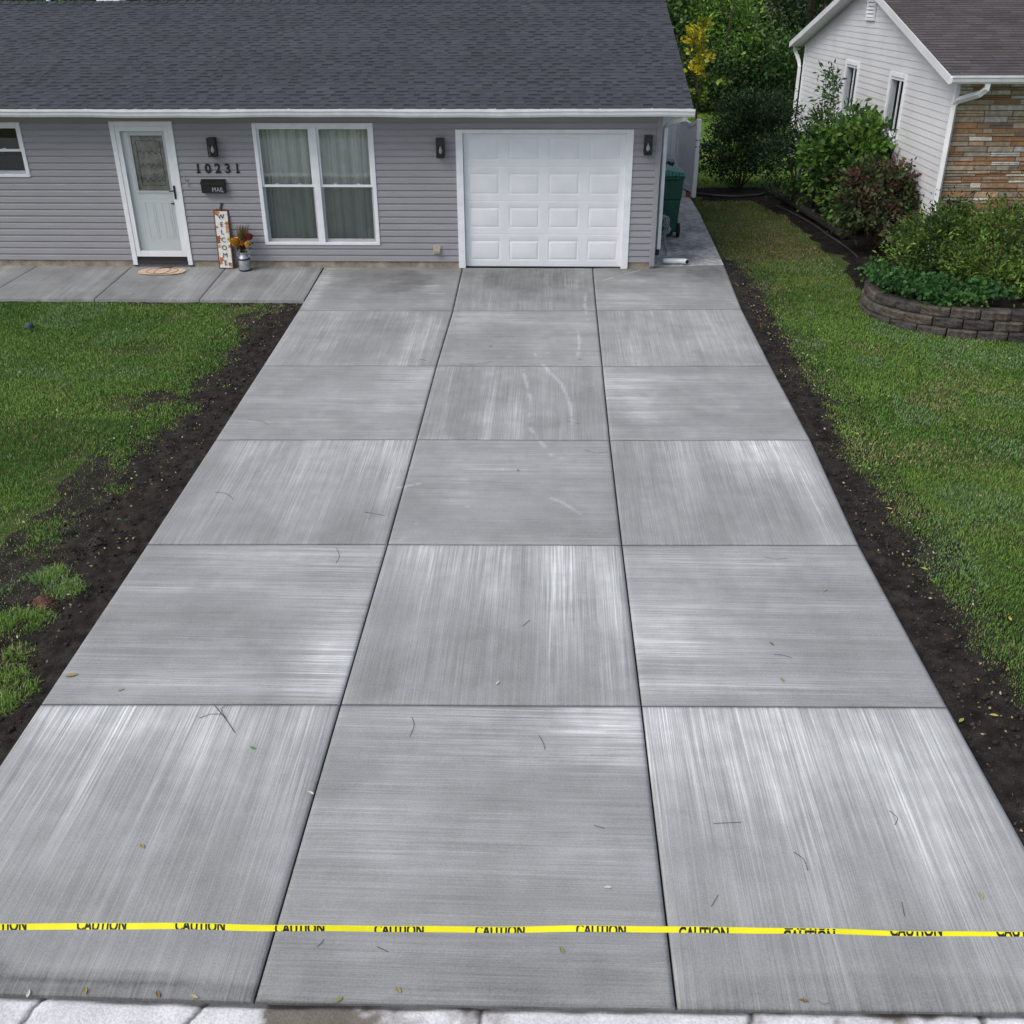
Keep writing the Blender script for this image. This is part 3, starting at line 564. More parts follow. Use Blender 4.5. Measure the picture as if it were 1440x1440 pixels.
for k in range(60):
    x, y = r.uniform(6.9, 8.3), r.uniform(14.1, 14.45); nn = 16; a = r.normal(0, .06, (nn, 3)); C.append(np.array([x, y, .22]) + a * np.array([1, 1, .5])); N.append(a * 5 + np.array([0, 0, .3])); K.append(np.array([.06, .10, .02]) * r.uniform(.7, 1.3, (nn, 1)))
gc2 = leafcloud('ground_cover', np.concatenate(C), np.concatenate(N), .06, np.concatenate(K), m_leaf, None, .8, 78); tag(gc2, 'sparse yellow green leaves behind the block wall at the right', 'ground cover', kind='stuff')

# --- trees at the back
def tree(name, x, y, h, cr, pal, seed, label, group=None, ncl=260, nl=26, size=.2, low=.12, asp=.5, clr=.32):
    t = thing(name, (x, y, -.05), label, 'tree', group); r = random.Random(seed)
    lobes = [((x + r.uniform(-.45, .45) * cr, y + r.uniform(-.45, .45) * cr, h * r.uniform(low + .16, .86)), (cr * r.uniform(.4, .65), cr * r.uniform(.4, .65), h * r.uniform(.13, .22))) for k in range(9)]
    lobes += [((x, y, h * .55), (cr * .7, cr * .7, h * .38)), ((x - cr * .3, y - cr * .5, h * (low + .14)), (cr * .6, cr * .5, h * .15)), ((x + cr * .35, y - cr * .45, h * (low + .2)), (cr * .55, cr * .5, h * .15))]
    C, N, K = crown(lobes, ncl, nl, size, pal, seed, .5, clr); ok = C[:, 2] > h * low * .5; leafcloud('crown', C[ok], N[ok], size, K[ok], m_leaf, t, asp, seed + 1)
    mb = MB(); mb.tube([(x, y, -.1), (x + .05, y, h * .2), (x - .06, y + .05, h * .5), (x, y, h * .8)], [.2, .16, .11, .03], 10); branches(mb, (x, y, h * .25), lobes, .06, seed, 9); mb.build('trunk', m_bark, t, smooth=True); return t
LIME = [(.19, .34, .045), (.23, .38, .06), (.14, .27, .04), (.08, .17, .03)]
DEEP = [(0.0216, 0.0504, 0.0144), (0.0336, 0.0744, 0.0192), (0.0504, 0.1056, 0.0264), (0.0168, 0.0384, 0.0132)]
MIX = [(0.06, 0.138, 0.0288), (0.09, 0.186, 0.036), (0.036, 0.084, 0.0216), (0.12, 0.228, 0.0456)]
tree('deciduous_tree', 7.2, 45, 5.0, 2.3, LIME + MIX[:2], 301, 'tree with the brightest lime green crown behind the back lawn', size=.24, asp=.36)
tree('deciduous_tree', 4.2, 46, 5.4, 2.4, MIX + DEEP[:2], 302, 'mid green tree directly beyond the right end of the dark roof', size=.2)
tree('deciduous_tree', 10.8, 47, 7.5, 2.8, DEEP, 303, 'darkest tree at the back beside the eave of the cream house', size=.2)
tree('deciduous_tree', 5.9, 43.0, 2.5, 1.6, DEEP + MIX[:1], 304, 'low dark tree behind the yellow leaves at the edge of the back lawn', size=.17, low=.02)
tree('deciduous_tree', 8.3, 43.6, 2.7, 1.7, MIX[:3] + DEEP[:2], 305, 'spreading green tree behind the round dark shrub', size=.19, low=.02)
tree('deciduous_tree', 14.5, 48, 9, 3.2, DEEP + MIX[:1], 307, 'tall tree behind the cream house roof', ncl=200, size=.26)
YEL = [(.50, .44, .02), (.55, .46, .03), (.38, .38, .04), (.24, .30, .04)]
yb = (5.35, 39.5, -.05); yt = thing('yellow_sapling', yb, 'thin young tree with bright yellow leaves at the back', 'sapling')
yl = [((5.15, 39.5, 2.75), (.28, .3, .45)), ((5.45, 39.4, 2.2), (.32, .3, .35)), ((5.1, 39.5, 1.75), (.2, .2, .16)), ((5.42, 39.5, 1.62), (.16, .2, .14)), ((5.3, 39.5, 3.2), (.2, .2, .25))]
C, N, K = crown(yl, 40, 13, .2, YEL, 41, .2, .12); leafcloud('foliage', C, N, .2, K, m_leaf, yt, .7, 42)
yl2 = [((5.65, 39.6, 1.35), (.25, .3, .25)), ((5.1, 39.5, .95), (.22, .25, .3)), ((5.5, 39.5, .75), (.2, .25, .2)), ((6.1, 39.6, 1.3), (.2, .25, .2))]
C, N, K = crown(yl2, 26, 12, .2, [(.12, .19, .03), (.18, .23, .035), (.09, .15, .03)], 43, .2, .12); leafcloud('lower_foliage', C, N, .2, K, m_leaf, yt, .7, 44)
mb = MB(); mb.tube([yb, (5.3, 39.5, 1.2), (5.25, 39.5, 3.2)], [.04, .03, .01], 7); branches(mb, (5.3, 39.5, .6), yl + yl2, .016, 4, 10); mb.build('stem', m_bark, yt, smooth=True)
for k, (x, y, h) in enumerate([(-27, 45, 6.3), (-22.5, 46, 6.0), (-18.5, 45, 6.6), (-14, 46, 5.8), (-10, 45, 6.4), (-6, 46, 5.8), (-2, 45, 6.2)]):
    tree('deciduous_tree', x, y, h, 2.9, [MIX, LIME + MIX, MIX + DEEP][k % 3], 320 + k, '%s sliver of tree green over the grey roof ridge, counted from the left' % ['first', 'second', 'third', 'fourth', 'fifth', 'sixth', 'seventh'][k], group='trees over the roof ridge', ncl=170, nl=22, size=.26, clr=.4)
r = np.random.default_rng(8); C, N, K = [], [], []
for k in range(2600):
    x, y, z = r.uniform(-34, 34), r.uniform(50, 56), r.uniform(0, 9) ; nn = 14; a = r.normal(0, .5, (nn, 3)); C.append(np.array([x, y, z]) + a); N.append(a + np.array([0, -.5, .3])); K.append(np.array(DEEP[r.integers(4)]) * r.uniform(.6, 1.4, (nn, 1)))
tag(leafcloud('far_woods', np.concatenate(C), np.concatenate(N), .42, np.concatenate(K), m_leaf, None, .55, 9), 'dark wood closing off the view behind the trees', 'woods', kind='stuff')

# ------------------------------------------------------------------ lap siding
def lap(mb, W, segs, z0, z1, h, prof, lim=None, zo=0):
    """segs: list of (u0,u1,[(za,zb) free ranges]); prof: (dz,out) points; W(u,z,out)->xyz"""
    k0 = int(math.floor((z0 - zo) / h)); k1 = int(math.ceil((z1 - zo) / h))
    for k in range(k0, k1):
        zb = zo + k * h
        for u0, u1, fr in segs:
            for za, ze in fr:
                lo, hi = max(za, zb, z0), min(ze, zb + h, z1)
                if hi - lo < .002: continue
                pts = []
                def out(dz):
                    for (a, oa), (b, ob_) in zip(prof[:-1], prof[1:]):
                        if a <= dz <= b and b > a: return oa + (ob_ - oa) * (dz - a) / (b - a)
                    return prof[-1][1]
                if lo <= zb + 1e-6: pts.append((lo, prof[0][1]))
                pts.append((lo, out(max(lo - zb, 1e-5))))
                for dz, o_ in prof[1:]:
                    if lo < zb + dz < hi: pts.append((zb + dz, o_))
                pts.append((hi, out(hi - zb - 1e-5)))
                v = []
                for z, o_ in pts:
                    a, b = u0, u1
                    if lim: la, lb = lim(z); a, b = max(a, la), min(b, lb)
                    if b < a: b = a
                    v += [W(a, z, o_), W(b, z, o_)]
                mb.add(v, [(2 * i, 2 * i + 1, 2 * i + 3, 2 * i + 2) for i in range(len(pts) - 1)])
def segments(u0, u1, z0, z1, holes):
    xs = sorted({u0, u1, *[a for q in holes for a in q[:2]]}); out = []
    for a, b in zip(xs[:-1], xs[1:]):
        fr = [(z0, z1)]
        for (h0, h1, ha, hb) in holes:
            if h0 < b - 1e-6 and h1 > a + 1e-6: fr = [p for (s, e) in fr for p in ((s, min(e, ha)), (max(s, hb), e)) if p[1] - p[0] > .003]
        out.append((a, b, fr))
    return out
def frame(mb, x0, x1, z0, z1, w, y0, y1, bottom=True, wt=None, wb=None):
    wt = wt or w; wb = wb or w
    mb.box(x0, x0 + w, y0, y1, z0, z1); mb.box(x1 - w, x1, y0, y1, z0, z1); mb.box(x0 + w, x1 - w, y0, y1, z1 - wt, z1)
    if bottom: mb.box(x0 + w, x1 - w, y0, y1, z0, z0 + wb)

# ------------------------------------------------------------------ the grey house
XL, XR, YB = -14.0, 1.80, 27.4
house = thing('grey_house', (-6, YH, 0), 'single storey grey house with charcoal roof, white front door and white garage door', 'house')
HOLES = [(-7.285, -6.232, -1, 2.387), (-4.912, -2.916, .388, 2.358), (-1.565, 1.345, -1, 2.258), (-9.975, -8.785, 1.505, 2.372)]
mb = MB(); DL = [(0, .002), (1e-4, .021), (.070, .013), (.084, .004), (.1085, .002)]
lap(mb, lambda u, z, o: (u, YH - o, z), segments(XL, 1.712, .112, 2.535, HOLES), .112, 2.535, .1085, DL, zo=.112)
mb.box(XL, XL + .02, YH + .03, YB, 0, 2.6); mb.box(XR - .02, XR, YH + .09, YB, 0, 2.6); mb.box(XL, XR, YB - .05, YB, 0, 2.6)
wall = mb.build('wall', m_siding, house, solid=False)
mb = MB(); mb.box(1.712, 1.803, YH - .022, YH + .09, .04, 2.53); mb.build('corner_post', m_siding, wall, bevel=.006)
mb = MB(); mb.box(XL, -7.29, YH + .004, YH + .2, -.4, .112); mb.box(-6.23, -1.57, YH + .004, YH + .2, -.4, .112); mb.box(1.35, XR - .004, YH + .004, YH + .2, -.4, .112); mb.box(XR - .2, XR - .006, YH + .2, YB, -.4, .1); mb.build('foundation', m_found, house, bevel=.008)
# roof
EY, EZ = 16.855, 2.622; PT = .2695; RY = 22.32; RZ = EZ + PT * (RY - EY); RX0, RX1 = -14.4, 2.225
def roofmesh(mb, x0, x1, ey, ez, pt, ry, expo, wmin, wmax, pal, seed, tooth=True, dark=.5, spread=.07):
    r = random.Random(seed); cs = 1 / math.sqrt(1 + pt * pt); n = int((ry - ey) / cs / expo) + 1; nx, nz = -pt * cs, cs
    def P(x, t, h): y = ey + t * cs; return (x, y + nx * h, ez + pt * (y - ey) + nz * h)
    def slab(xa, xb, ta, tb, ha, hb, c): mb.hexa([P(xa, ta, 0), P(xb, ta, 0), P(xb, tb, 0), P(xa, tb, 0), P(xa, ta, ha), P(xb, ta, ha), P(xb, tb, hb), P(xa, tb, hb)], c)
    for k in range(n):
        t0, t1 = k * expo - (.004 if k else .03), min((k + 1) * expo, (ry - ey) / cs); x = x0; nb = 0; off = r.uniform(0, wmax); rowq = r.uniform(.96, 1.04)
        while x < x1:
            xe = min(x + (off if nb == 0 and not tooth else r.uniform(wmin, wmax)), x1); up_ = (not tooth) or nb % 2 == 0
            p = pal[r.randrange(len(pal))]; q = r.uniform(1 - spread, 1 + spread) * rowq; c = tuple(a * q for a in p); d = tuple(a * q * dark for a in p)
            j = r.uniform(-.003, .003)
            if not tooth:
                slab(x, xe - .007, t0 + j, t1 - expo * .16, .009, .005, c); slab(x, xe, t1 - expo * .16, t1, .0045, .004, d)  # upper strip of each course darkened: shadow line put into the colour
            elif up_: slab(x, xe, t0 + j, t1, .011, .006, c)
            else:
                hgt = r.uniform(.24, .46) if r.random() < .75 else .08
                slab(x, xe, t0 + .006 + j, t1 - expo * hgt, .006, .005, tuple(a * .95 for a in c)); slab(x, xe, t1 - expo * hgt, t1, .0052, .005, d)  # recess top coloured dark for the butt shadow of the course above
            x = xe; nb += 1
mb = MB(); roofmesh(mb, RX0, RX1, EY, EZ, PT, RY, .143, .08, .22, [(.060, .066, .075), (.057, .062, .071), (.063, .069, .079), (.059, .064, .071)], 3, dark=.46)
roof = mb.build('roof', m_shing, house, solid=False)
mb = MB(); mb.prism([(EY - .02, EZ - .012), (RY, RZ - .012), (2 * RY - EY, EZ - .012), (2 * RY - EY, EZ - .10), (RY, RZ - .12), (EY - .02, EZ - .10)], RX0 + .01, RX1 - .01, 'x'); mb.build('roof_deck', m_trim, roof)
mb = MB(); mb.hexa([(RX0, RY, RZ + .002), (RX1, RY, RZ + .002), (RX1, 2 * RY - EY + .03, EZ), (RX0, 2 * RY - EY + .03, EZ), (RX0, RY, RZ + .012), (RX1, RY, RZ + .012), (RX1, 2 * RY - EY + .03, EZ + .012), (RX0, 2 * RY - EY + .03, EZ + .012)], (.05, .054, .066)); mb.build('back_slope', m_shing, roof)
mb = MB(); x = RX0
while x < RX1:
    xe = min(x + .19, RX1); q = random.uniform(.85, 1.15); c = (.05 * q, .054 * q, .066 * q)
    mb.add([(x, RY - .15, RZ - .15 * PT + .010), (xe, RY - .15, RZ - .15 * PT + .019), (xe, RY, RZ + .030), (x, RY, RZ + .021), (xe, RY + .15, RZ - .15 * PT + .019), (x, RY + .15, RZ - .15 * PT + .010)], [(0, 1, 2, 3), (3, 2, 4, 5)], c); x = xe
mb.build('ridge_cap', m_shing, roof, solid=False)
mb = MB()
for a, b in ((-9.45, -9.22), (-9.20, -8.96)): mb.box(a, b, 22.85, 23.2, 3.9, 4.145)
mb.build('roof_vent', m_trim, roof, bevel=.01)
mb = MB(); mb.tube([(-10.48, 22.9, 3.85), (-10.48, 22.9, 4.17)], .04, 10); mb.build('vent_pipe', m_trim, roof, smooth=False)
mb = MB(); mb.box(XL - .3, RX1 - .02, EY - .0, YH - .018, 2.515, 2.53); mb.box(XL - .3, RX1 - .02, EY - .018, EY, 2.50, EZ - .012); mb.build('soffit', m_trim, house)
gu = MB(); gy0, gy1 = EY - .018, EY - .145
for k in range(33):
    xa, xb = RX0 + (RX1 + .012 - RX0) * k / 33, RX0 + (RX1 + .012 - RX0) * (k + 1) / 33
    sag = lambda x: .006 * math.sin(x * 1.3) + .004 * math.sin(x * 4.1 + 1) + .012 * max(0, 1 - abs(x + 8) / 6) * 0
    pr = [(gy0, 2.600), (gy0, 2.502), (gy1 + .035, 2.502), (gy1 + .018, 2.53), (gy1 + .012, 2.565), (gy1, 2.585), (gy1, 2.612), (gy1 + .012, 2.612)]
    v = [(xa, y, z + sag(xa)) for y, z in pr] + [(xb, y, z + sag(xb)) for y, z in pr]; n = len(pr)
    gu.add(v, [(i, i + 1, i + 1 + n, i + n) for i in range(n - 1)])
pr2 = [(gy0, 2.600), (gy0, 2.502), (gy1 + .035, 2.502), (gy1 + .018, 2.53), (gy1 + .012, 2.565), (gy1, 2.585), (gy1, 2.612)]
gu.prism(pr2, RX1 + .010, RX1 + .013, 'x')
gut = gu.build('gutter', m_gutter, house, solid=False); md = gut.modifiers.new('t', 'SOLIDIFY'); md.thickness = .004
for k in range(20):
    x = RX0 + .4 + k * .82; mb = MB(); mb.box(x - .01, x + .01, gy1 - .002, gy0, 2.608, 2.618); mb.box(x - .012, x + .012, gy1 - .004, gy1 + .012, 2.606, 2.624); mb.build('gutter_hanger', m_trim, gut)
mb = MB(); mb.tube([(2.10, 16.80, 2.51), (2.10, 16.80, 2.46), (1.93, 17.25, 2.36), (1.87, 17.42, 2.27), (1.87, 17.42, .30)], .045, 4, sq=(1, 0, 0)); mb.build('downspout', m_gutter, house, bevel=.004)

# garage door
door = None
gx0, gx1, gt = -1.445, 1.232, 2.20
mb = MB(); frame(mb, -1.565, 1.345, -.0, 2.258, .115, YH - .032, YH + .10, bottom=False, wt=.055); gf = mb.build('garage_frame', m_trim, house, bevel=.004)
mb = MB(); PW = (gx1 - gx0) / 4; SH = gt / 4; yd = YH + .055
def relief(x, z):          # raised-panel relief, metres towards the street
    d = 0
    zz = z % SH; d -= .005 * max(0, 1 - min(zz, SH - zz) / .007)
    xx = (x - gx0) % PW; px0, px1, pz0, pz1 = .093, PW - .093, .125, SH - .115
    e = min(xx - px0, px1 - xx, zz - pz0, pz1 - zz)
    if e > -.02: d += -.007 * max(0, 1 - abs(e) / .018) + (.004 * min(1, max(0, (e - .010) / .03)) if e > .01 else 0)
    return d
def ticks(per, n, ins):
    o = set()
    for k in range(n):
        for t in (0, .003, .007, .011, ins - .022, ins - .018, ins - .01, ins, ins + .01, ins + .02, ins + .04, per / 2, per - ins - .04, per - ins - .02, per - ins - .01, per - ins, per - ins + .01, per - ins + .018, per - ins + .022, per - .011, per - .007, per - .003, per): o.add(round(k * per + t, 5))
    return np.array(sorted(o))
tx, tz = ticks(PW, 4, .093) + gx0, ticks(SH, 4, .12)
X, Z = np.meshgrid(tx, tz); Yr = np.vectorize(lambda x, z: yd - relief(x, z - 1e-6))(X, Z)
ii = np.arange(X.size).reshape(X.shape); q = np.stack([ii[:-1, :-1], ii[:-1, 1:], ii[1:, 1:], ii[1:, :-1]], -1).reshape(-1, 4)
gd = npmesh('garage_door', np.stack([X, Yr, Z + .012], -1).reshape(-1, 3) - np.array(house.location), q.ravel(), np.full(len(q), 4), m_white, None, False); gd.parent = house
mb = MB(); mb.box(gx0, gx1, YH + .03, YH + .09, .001, .016); mb.build('bottom_seal', m_rubber, gd)
mb = MB(); mb.box(gx0 - .0, gx1 + .0, YH + .085, YH + .5, 0, 2.2); mb.build('door_backing', m_room, gd)

# front door
fd = MB(); fd.box(-7.285, -7.205, YH - .034, YH + .06, .03, 2.387); fd.box(-6.312, -6.232, YH - .034, YH + .06, .03, 2.387); fd.box(-7.205, -6.312, YH - .034, YH + .06, 2.312, 2.387)
fr = fd.build('door_frame', m_trim, house, bevel=.004)
st = MB(); frame(st, -7.203, -6.314, .175, 2.310, .075, YH - .026, YH - .002, wt=.075, wb=.10); sdn = st.build('storm_door', m_white, house, bevel=.004)
mb = MB(); mb.box(-7.129, -6.388, YH - .014, YH - .010, .274, 2.236); mb.build('storm_pane', m_storm, sdn)
hd = MB(); hd.box(-6.372, -6.338, YH - .034, YH - .026, 1.15, 1.37); hd.tube([(-6.355, YH - .03, 1.29), (-6.355, YH - .075, 1.29), (-6.43, YH - .08, 1.285)], .010, 8); hd.tube([(-6.355, YH - .03, 1.33), (-6.355, YH - .06, 1.36)], .009, 8); hd.build('handle', m_dark, sdn)
mb = MB(); mb.box(-6.47, -6.40, YH + .025, YH + .06, 1.055, 1.075); mb.build('lever', m_dark, sdn)
idr = MB(); lx0, lx1, lz0, lz1 = -6.995, -6.435, 1.27, 2.17; y0 = YH + .040
idr.box(-7.205, lx0, y0, y0 + .04, .10, 2.312); idr.box(lx1, -6.312, y0, y0 + .04, .10, 2.312); idr.box(lx0, lx1, y0, y0 + .04, .10, lz0); idr.box(lx0, lx1, y0, y0 + .04, lz1, 2.312)
for a, b in ((-6.93, -6.755), (-6.645, -6.47)):
    frame(idr, a, b, .47, 1.09, .016, y0 - .009, y0); idr.box(a + .035, b - .035, y0 - .008, y0, .505, 1.055)
inn = idr.build('inner_door', M('bright_white_paint', (.93, .95, .95), .4, var=.02), house, bevel=.004)
mb = MB(); frame(mb, lx0 - .03, lx1 + .03, lz0 - .03, lz1 + .03, .04, y0 - .016, y0 - .001); mb.build('lite_frame', m_white, inn, bevel=.004)
mb = MB(); mb.box(lx0 + .01, lx1 - .01, y0 + .012, y0 + .018, lz0 + .01, lz1 - .01)
m_lite = M('textured_lite', (.24, .24, .20), .25, var=.35, vs_=9, bump=1, bs=45, spec=.8); mb.build('lite_glass', m_lite, inn)
mb = MB(); ya, yb_ = y0 + .006, y0 + .012
frame(mb, lx0 + .075, lx1 - .075, lz0 + .09, lz1 - .09, .008, ya, yb_)
for z in (1.90, 1.45):
    for k in range(4):
        a = lx0 + .083 + k * (lx1 - lx0 - .166) / 4; b = a + (lx1 - lx0 - .166) / 4; mb.tube([(a, ya, z - .03), ((a + b) / 2, ya, z + .03), (b, ya, z - .03)], .0035, 5); mb.tube([(a, ya, z - .25), ((a + b) / 2, ya, z - .18), (b, ya, z - .25)], .0035, 5)
mb.build('leading', M('lead_came', (.10, .10, .09), .4, metal=.6), inn)
mb = MB(); mb.box(-7.203, -6.314, YH - .045, YH + .12, .06, .105, (.03, .03, .03)); mb.box(-7.203, -6.314, YH - .006, YH + .1, -.02, .06, (.16, .15, .16)); mb.box(-7.203, -6.314, YH + .0, YH + .1, .105, .172, (.03, .03, .032)); mb.build('threshold', m_attr, house, bevel=.004)

def curtain(parent, x0, x1, z0, z1, yc, seed, name='curtain'):
    r = np.random.default_rng(seed); U = np.linspace(x0, x1, 170); V = np.linspace(z0, z1, 14); X, Z = np.meshgrid(U, V)
    ph = np.cumsum(r.uniform(.5, 1.6, 170)) * .30; D = .052 * np.sin(ph) + .02 * np.sin(ph * 2.3 + 1)
    Yc = yc + D[None] * (.75 + .25 * (Z - z0) / (z1 - z0)) + .008 * np.sin(Z * 5 + X * 9)
    o = grid(name, X, Yc, Z, m_cloth); o.data.transform(Matrix.Translation(-Vector(house.location))); o.parent = parent; return o
def winunit(x0, x1, z0, z1, zmid, rail, parent, holes_depth=.16, curt=None, fw_=.05):
    """one double-hung unit inside its frame opening"""
    s = MB(); yo = YH + .006; frame(s, x0, x1, zmid - rail, z1, .034, yo + .0, yo + .03, wt=.034, wb=rail); us = s.build('upper_sash', m_trim, parent, bevel=.003)
    s = MB(); frame(s, x0, x1, z0, zmid - .002, .036, yo + .032, yo + .06, wb=.05, wt=rail); ls = s.build('lower_sash', m_trim, parent, bevel=.003)
    p = MB(); p.box(x0 + .03, x1 - .03, yo + .012, yo + .016, zmid - .01, z1 - .03); p.build('upper_pane', m_glass, parent)
    p = MB(); p.box(x0 + .03, x1 - .03, yo + .044, yo + .048, z0 + .04, zmid - .03); p.build('lower_pane', m_glass, parent)
    p = MB(); p.box(x0 + .004, x1 - .004, yo + .004, yo + .006, z0 + .004, zmid - rail - .001); p.build('insect_screen', m_screen, parent)
    for a in (.28, .72):
        q = MB(); q.box(x0 + (x1 - x0) * a - .025, x0 + (x1 - x0) * a + .025, yo - .004, yo + .03, zmid + .001, zmid + .014); q.build('sash_lock', m_trim, us)
def window(x0, x1, z0, z1, units, rail_z, label=None):
    f = MB(); frame(f, x0, x1, z0, z1, .062, YH - .030, YH + .09, wb=.045)
    if units == 2:
        mx = (x0 + x1) / 2; f.box(mx - .055, mx + .055, YH - .027, YH + .09, z0 + .045, z1 - .062)
    o = f.build('window', m_trim, house, bevel=.004)
    if label: o['label'] = label
    if units == 2:
        for a, b in ((x0 + .062, mx - .055), (mx + .055, x1 - .062)): winunit(a, b, z0 + .045, z1 - .062, rail_z, .04, o)
    else: winunit(x0 + .062, x1 - .062, z0 + .045, z1 - .062, rail_z, .04, o)
    return o
w1 = window(-4.912, -2.916, .388, 2.358, 2, 1.385, 'wide double window with pale curtains')
curtain(w1, -4.86, -3.0, .30, 2.42, YH + .17, 3)
w2 = window(-9.975, -8.785, 1.505, 2.372, 1, 1.95, 'small window cut off by the left border')
mb = MB(); mb.box(XL + .1, -1.7, YH + 3.2, YH + 3.25, -.05, 2.55); mb.box(XL + .1, -1.7, YH + .1, YH + 3.2, -.06, -.01); mb.box(XL + .1, -1.7, YH + .1, YH + 3.2, 2.545, 2.56); mb.box(-1.72, -1.68, YH + .1, YH + 3.2, -.05, 2.55); mb.build('room', m_room, house)
mb = MB(); mb.box(-9.9, -9.0, YH + .9, YH + 1.1, 1.0, 1.72, (.10, .10, .11)); mb.build('sofa', m_attr, w2)

# fixtures on the front wall
def lampproto():
    t = thing('wall_lamp', (0, 0, 0), 'x', 'lamp', 'black lanterns on the front wall')
    b = MB(); b.box(-.058, .058, -.022, 0, -.125, .16); b.build('back_plate', m_dark, t, bevel=.004)
    b = MB(); b.box(-.066, .066, -.155, -.023, .045, .160); b.build('hood', m_dark, t, bevel=.005)
    b = MB()
    for x in (-.064, .052):
        for y in (-.152, -.036): b.box(x - .002, x + .014, y, y + .014, -.128, .045)
    b.box(-.064, .064, -.152, -.024, -.140, -.128); b.build('cage', m_dark, t, bevel=.002)
    b = MB(); b.box(-.05, .05, -.146, -.143, -.126, .044); b.box(-.058, -.055, -.138, -.04, -.126, .044); b.box(.055, .058, -.138, -.04, -.126, .044); b.build('glass', m_lampglass, t)
    b = MB(); b.lathe([(.004, -.085), (.022, -.07), (.03, -.045), (.022, -.01), (.014, .02), (.014, .044)], 0, -.09, 14); b.build('bulb', m_glow, t, smooth=True)
    return t
lp = lampproto()
for k, (x, z, lab) in enumerate([(-5.585, 1.985, 'black lantern above the house number, right of the front door'), (-1.81, 1.975, 'black lantern left of the garage door'), (1.578, 2.02, 'black lantern right of the garage door at the corner')]):
    o = lp if k == 0 else copy_tree(lp); o.location = (x, YH - .016, z); o['label'] = lab

def stroke(mb, pts, w, y0, y1):
    for (a, b) in zip(pts[:-1], pts[1:]):
        a, b = np.array(a), np.array(b); d = b - a; L = np.linalg.norm(d); d = d / L; n = np.array([-d[1], d[0]]) * w / 2
        a2, b2 = a - d * w * .2, b + d * w * .2
        mb.prism([tuple(a2 - n), tuple(b2 - n), tuple(b2 + n), tuple(a2 + n)], y0, y1, 'y')
hn = thing('house_number', (-5.56, YH - .02, 1.58), 'black house number 10231 on the grey siding under the lantern', 'house number')
xs_ = np.linspace(-5.90, -5.235, 5)
for k, ch in enumerate('10231'):
    m_ = text_mb(ch, .148, bold=.004, depth=.012); lo, hi = ext(m_); cxm = (lo[0] + hi[0]) / 2
    if ch == '1': m_.box(cxm - .034, cxm + .036, -.006, .006, 0, .012); 
    xf(m_, lambda x, y, z: (xs_[k] + (x - cxm), YH - .024 + y, 1.578 + z)); m_.build('digit', m_dark, hn)
ml = thing('mailbox', (-5.67, YH - .02, 1.27), 'small black wall mailbox with the word MAIL under the house number', 'mailbox')
b = MB(); b.prism([(YH - .018, 1.262), (YH - .105, 1.262), (YH - .105, 1.41), (YH - .018, 1.452)], -5.868, -5.468, 'x'); b.build('body', m_dark, ml, bevel=.006)
b = MB(); b.hexa([(-5.876, YH - .125, 1.402), (-5.46, YH - .125, 1.402), (-5.46, YH - .017, 1.455), (-5.876, YH - .017, 1.455), (-5.876, YH - .125, 1.410), (-5.46, YH - .125, 1.410), (-5.46, YH - .017, 1.478), (-5.876, YH - .017, 1.478)]); b.build('lid', m_dark, ml, bevel=.003)
m_ = text_mb('MAIL', .082, bold=-.0035, depth=.003, spacing=.95); lo, hi = ext(m_); sc = .195 / (hi[0] - lo[0]); xf(m_, lambda x, y, z: (-5.68 + (x - lo[0]) * sc, YH - .1065 + y, 1.278 + z)); m_.build('lettering', m_trim, ml)
wb_ = MB(); wb_.box(-6.15, -6.105, YH - .022, YH - .014, 1.38, 1.47); wb_.tube([(-6.13, YH - .02, 1.45), (-6.13, YH - .06, 1.46), (-6.13, YH - .065, 1.51)], .008, 8); wb_.tube([(-6.13, YH - .02, 1.40), (-6.12, YH - .06, 1.37), (-6.09, YH - .06, 1.40)], .007, 8)
rebase(tag(wb_.build('wall_bracket', m_steel), 'small metal bracket on the siding just right of the storm door', 'bracket'), (-6.13, YH - .015, 1.38))
vh = thing('vent_hood', (-1.935, YH - .016, .3), 'small beige vent hood low on the siding left of the garage', 'vent')
b = MB(); b.box(-2.005, -1.862, YH - .03, YH - .015, .235, .382, (.42, .40, .35)); b.build('plate', m_attr, vh, bevel=.004)
b = MB(); b.prism([(YH - .03, .36), (YH - .03, .27), (YH - .09, .262), (YH - .085, .30)], -1.985, -1.882, 'x', (.30, .27, .20)); b.build('hood', m_attr, vh, bevel=.004)

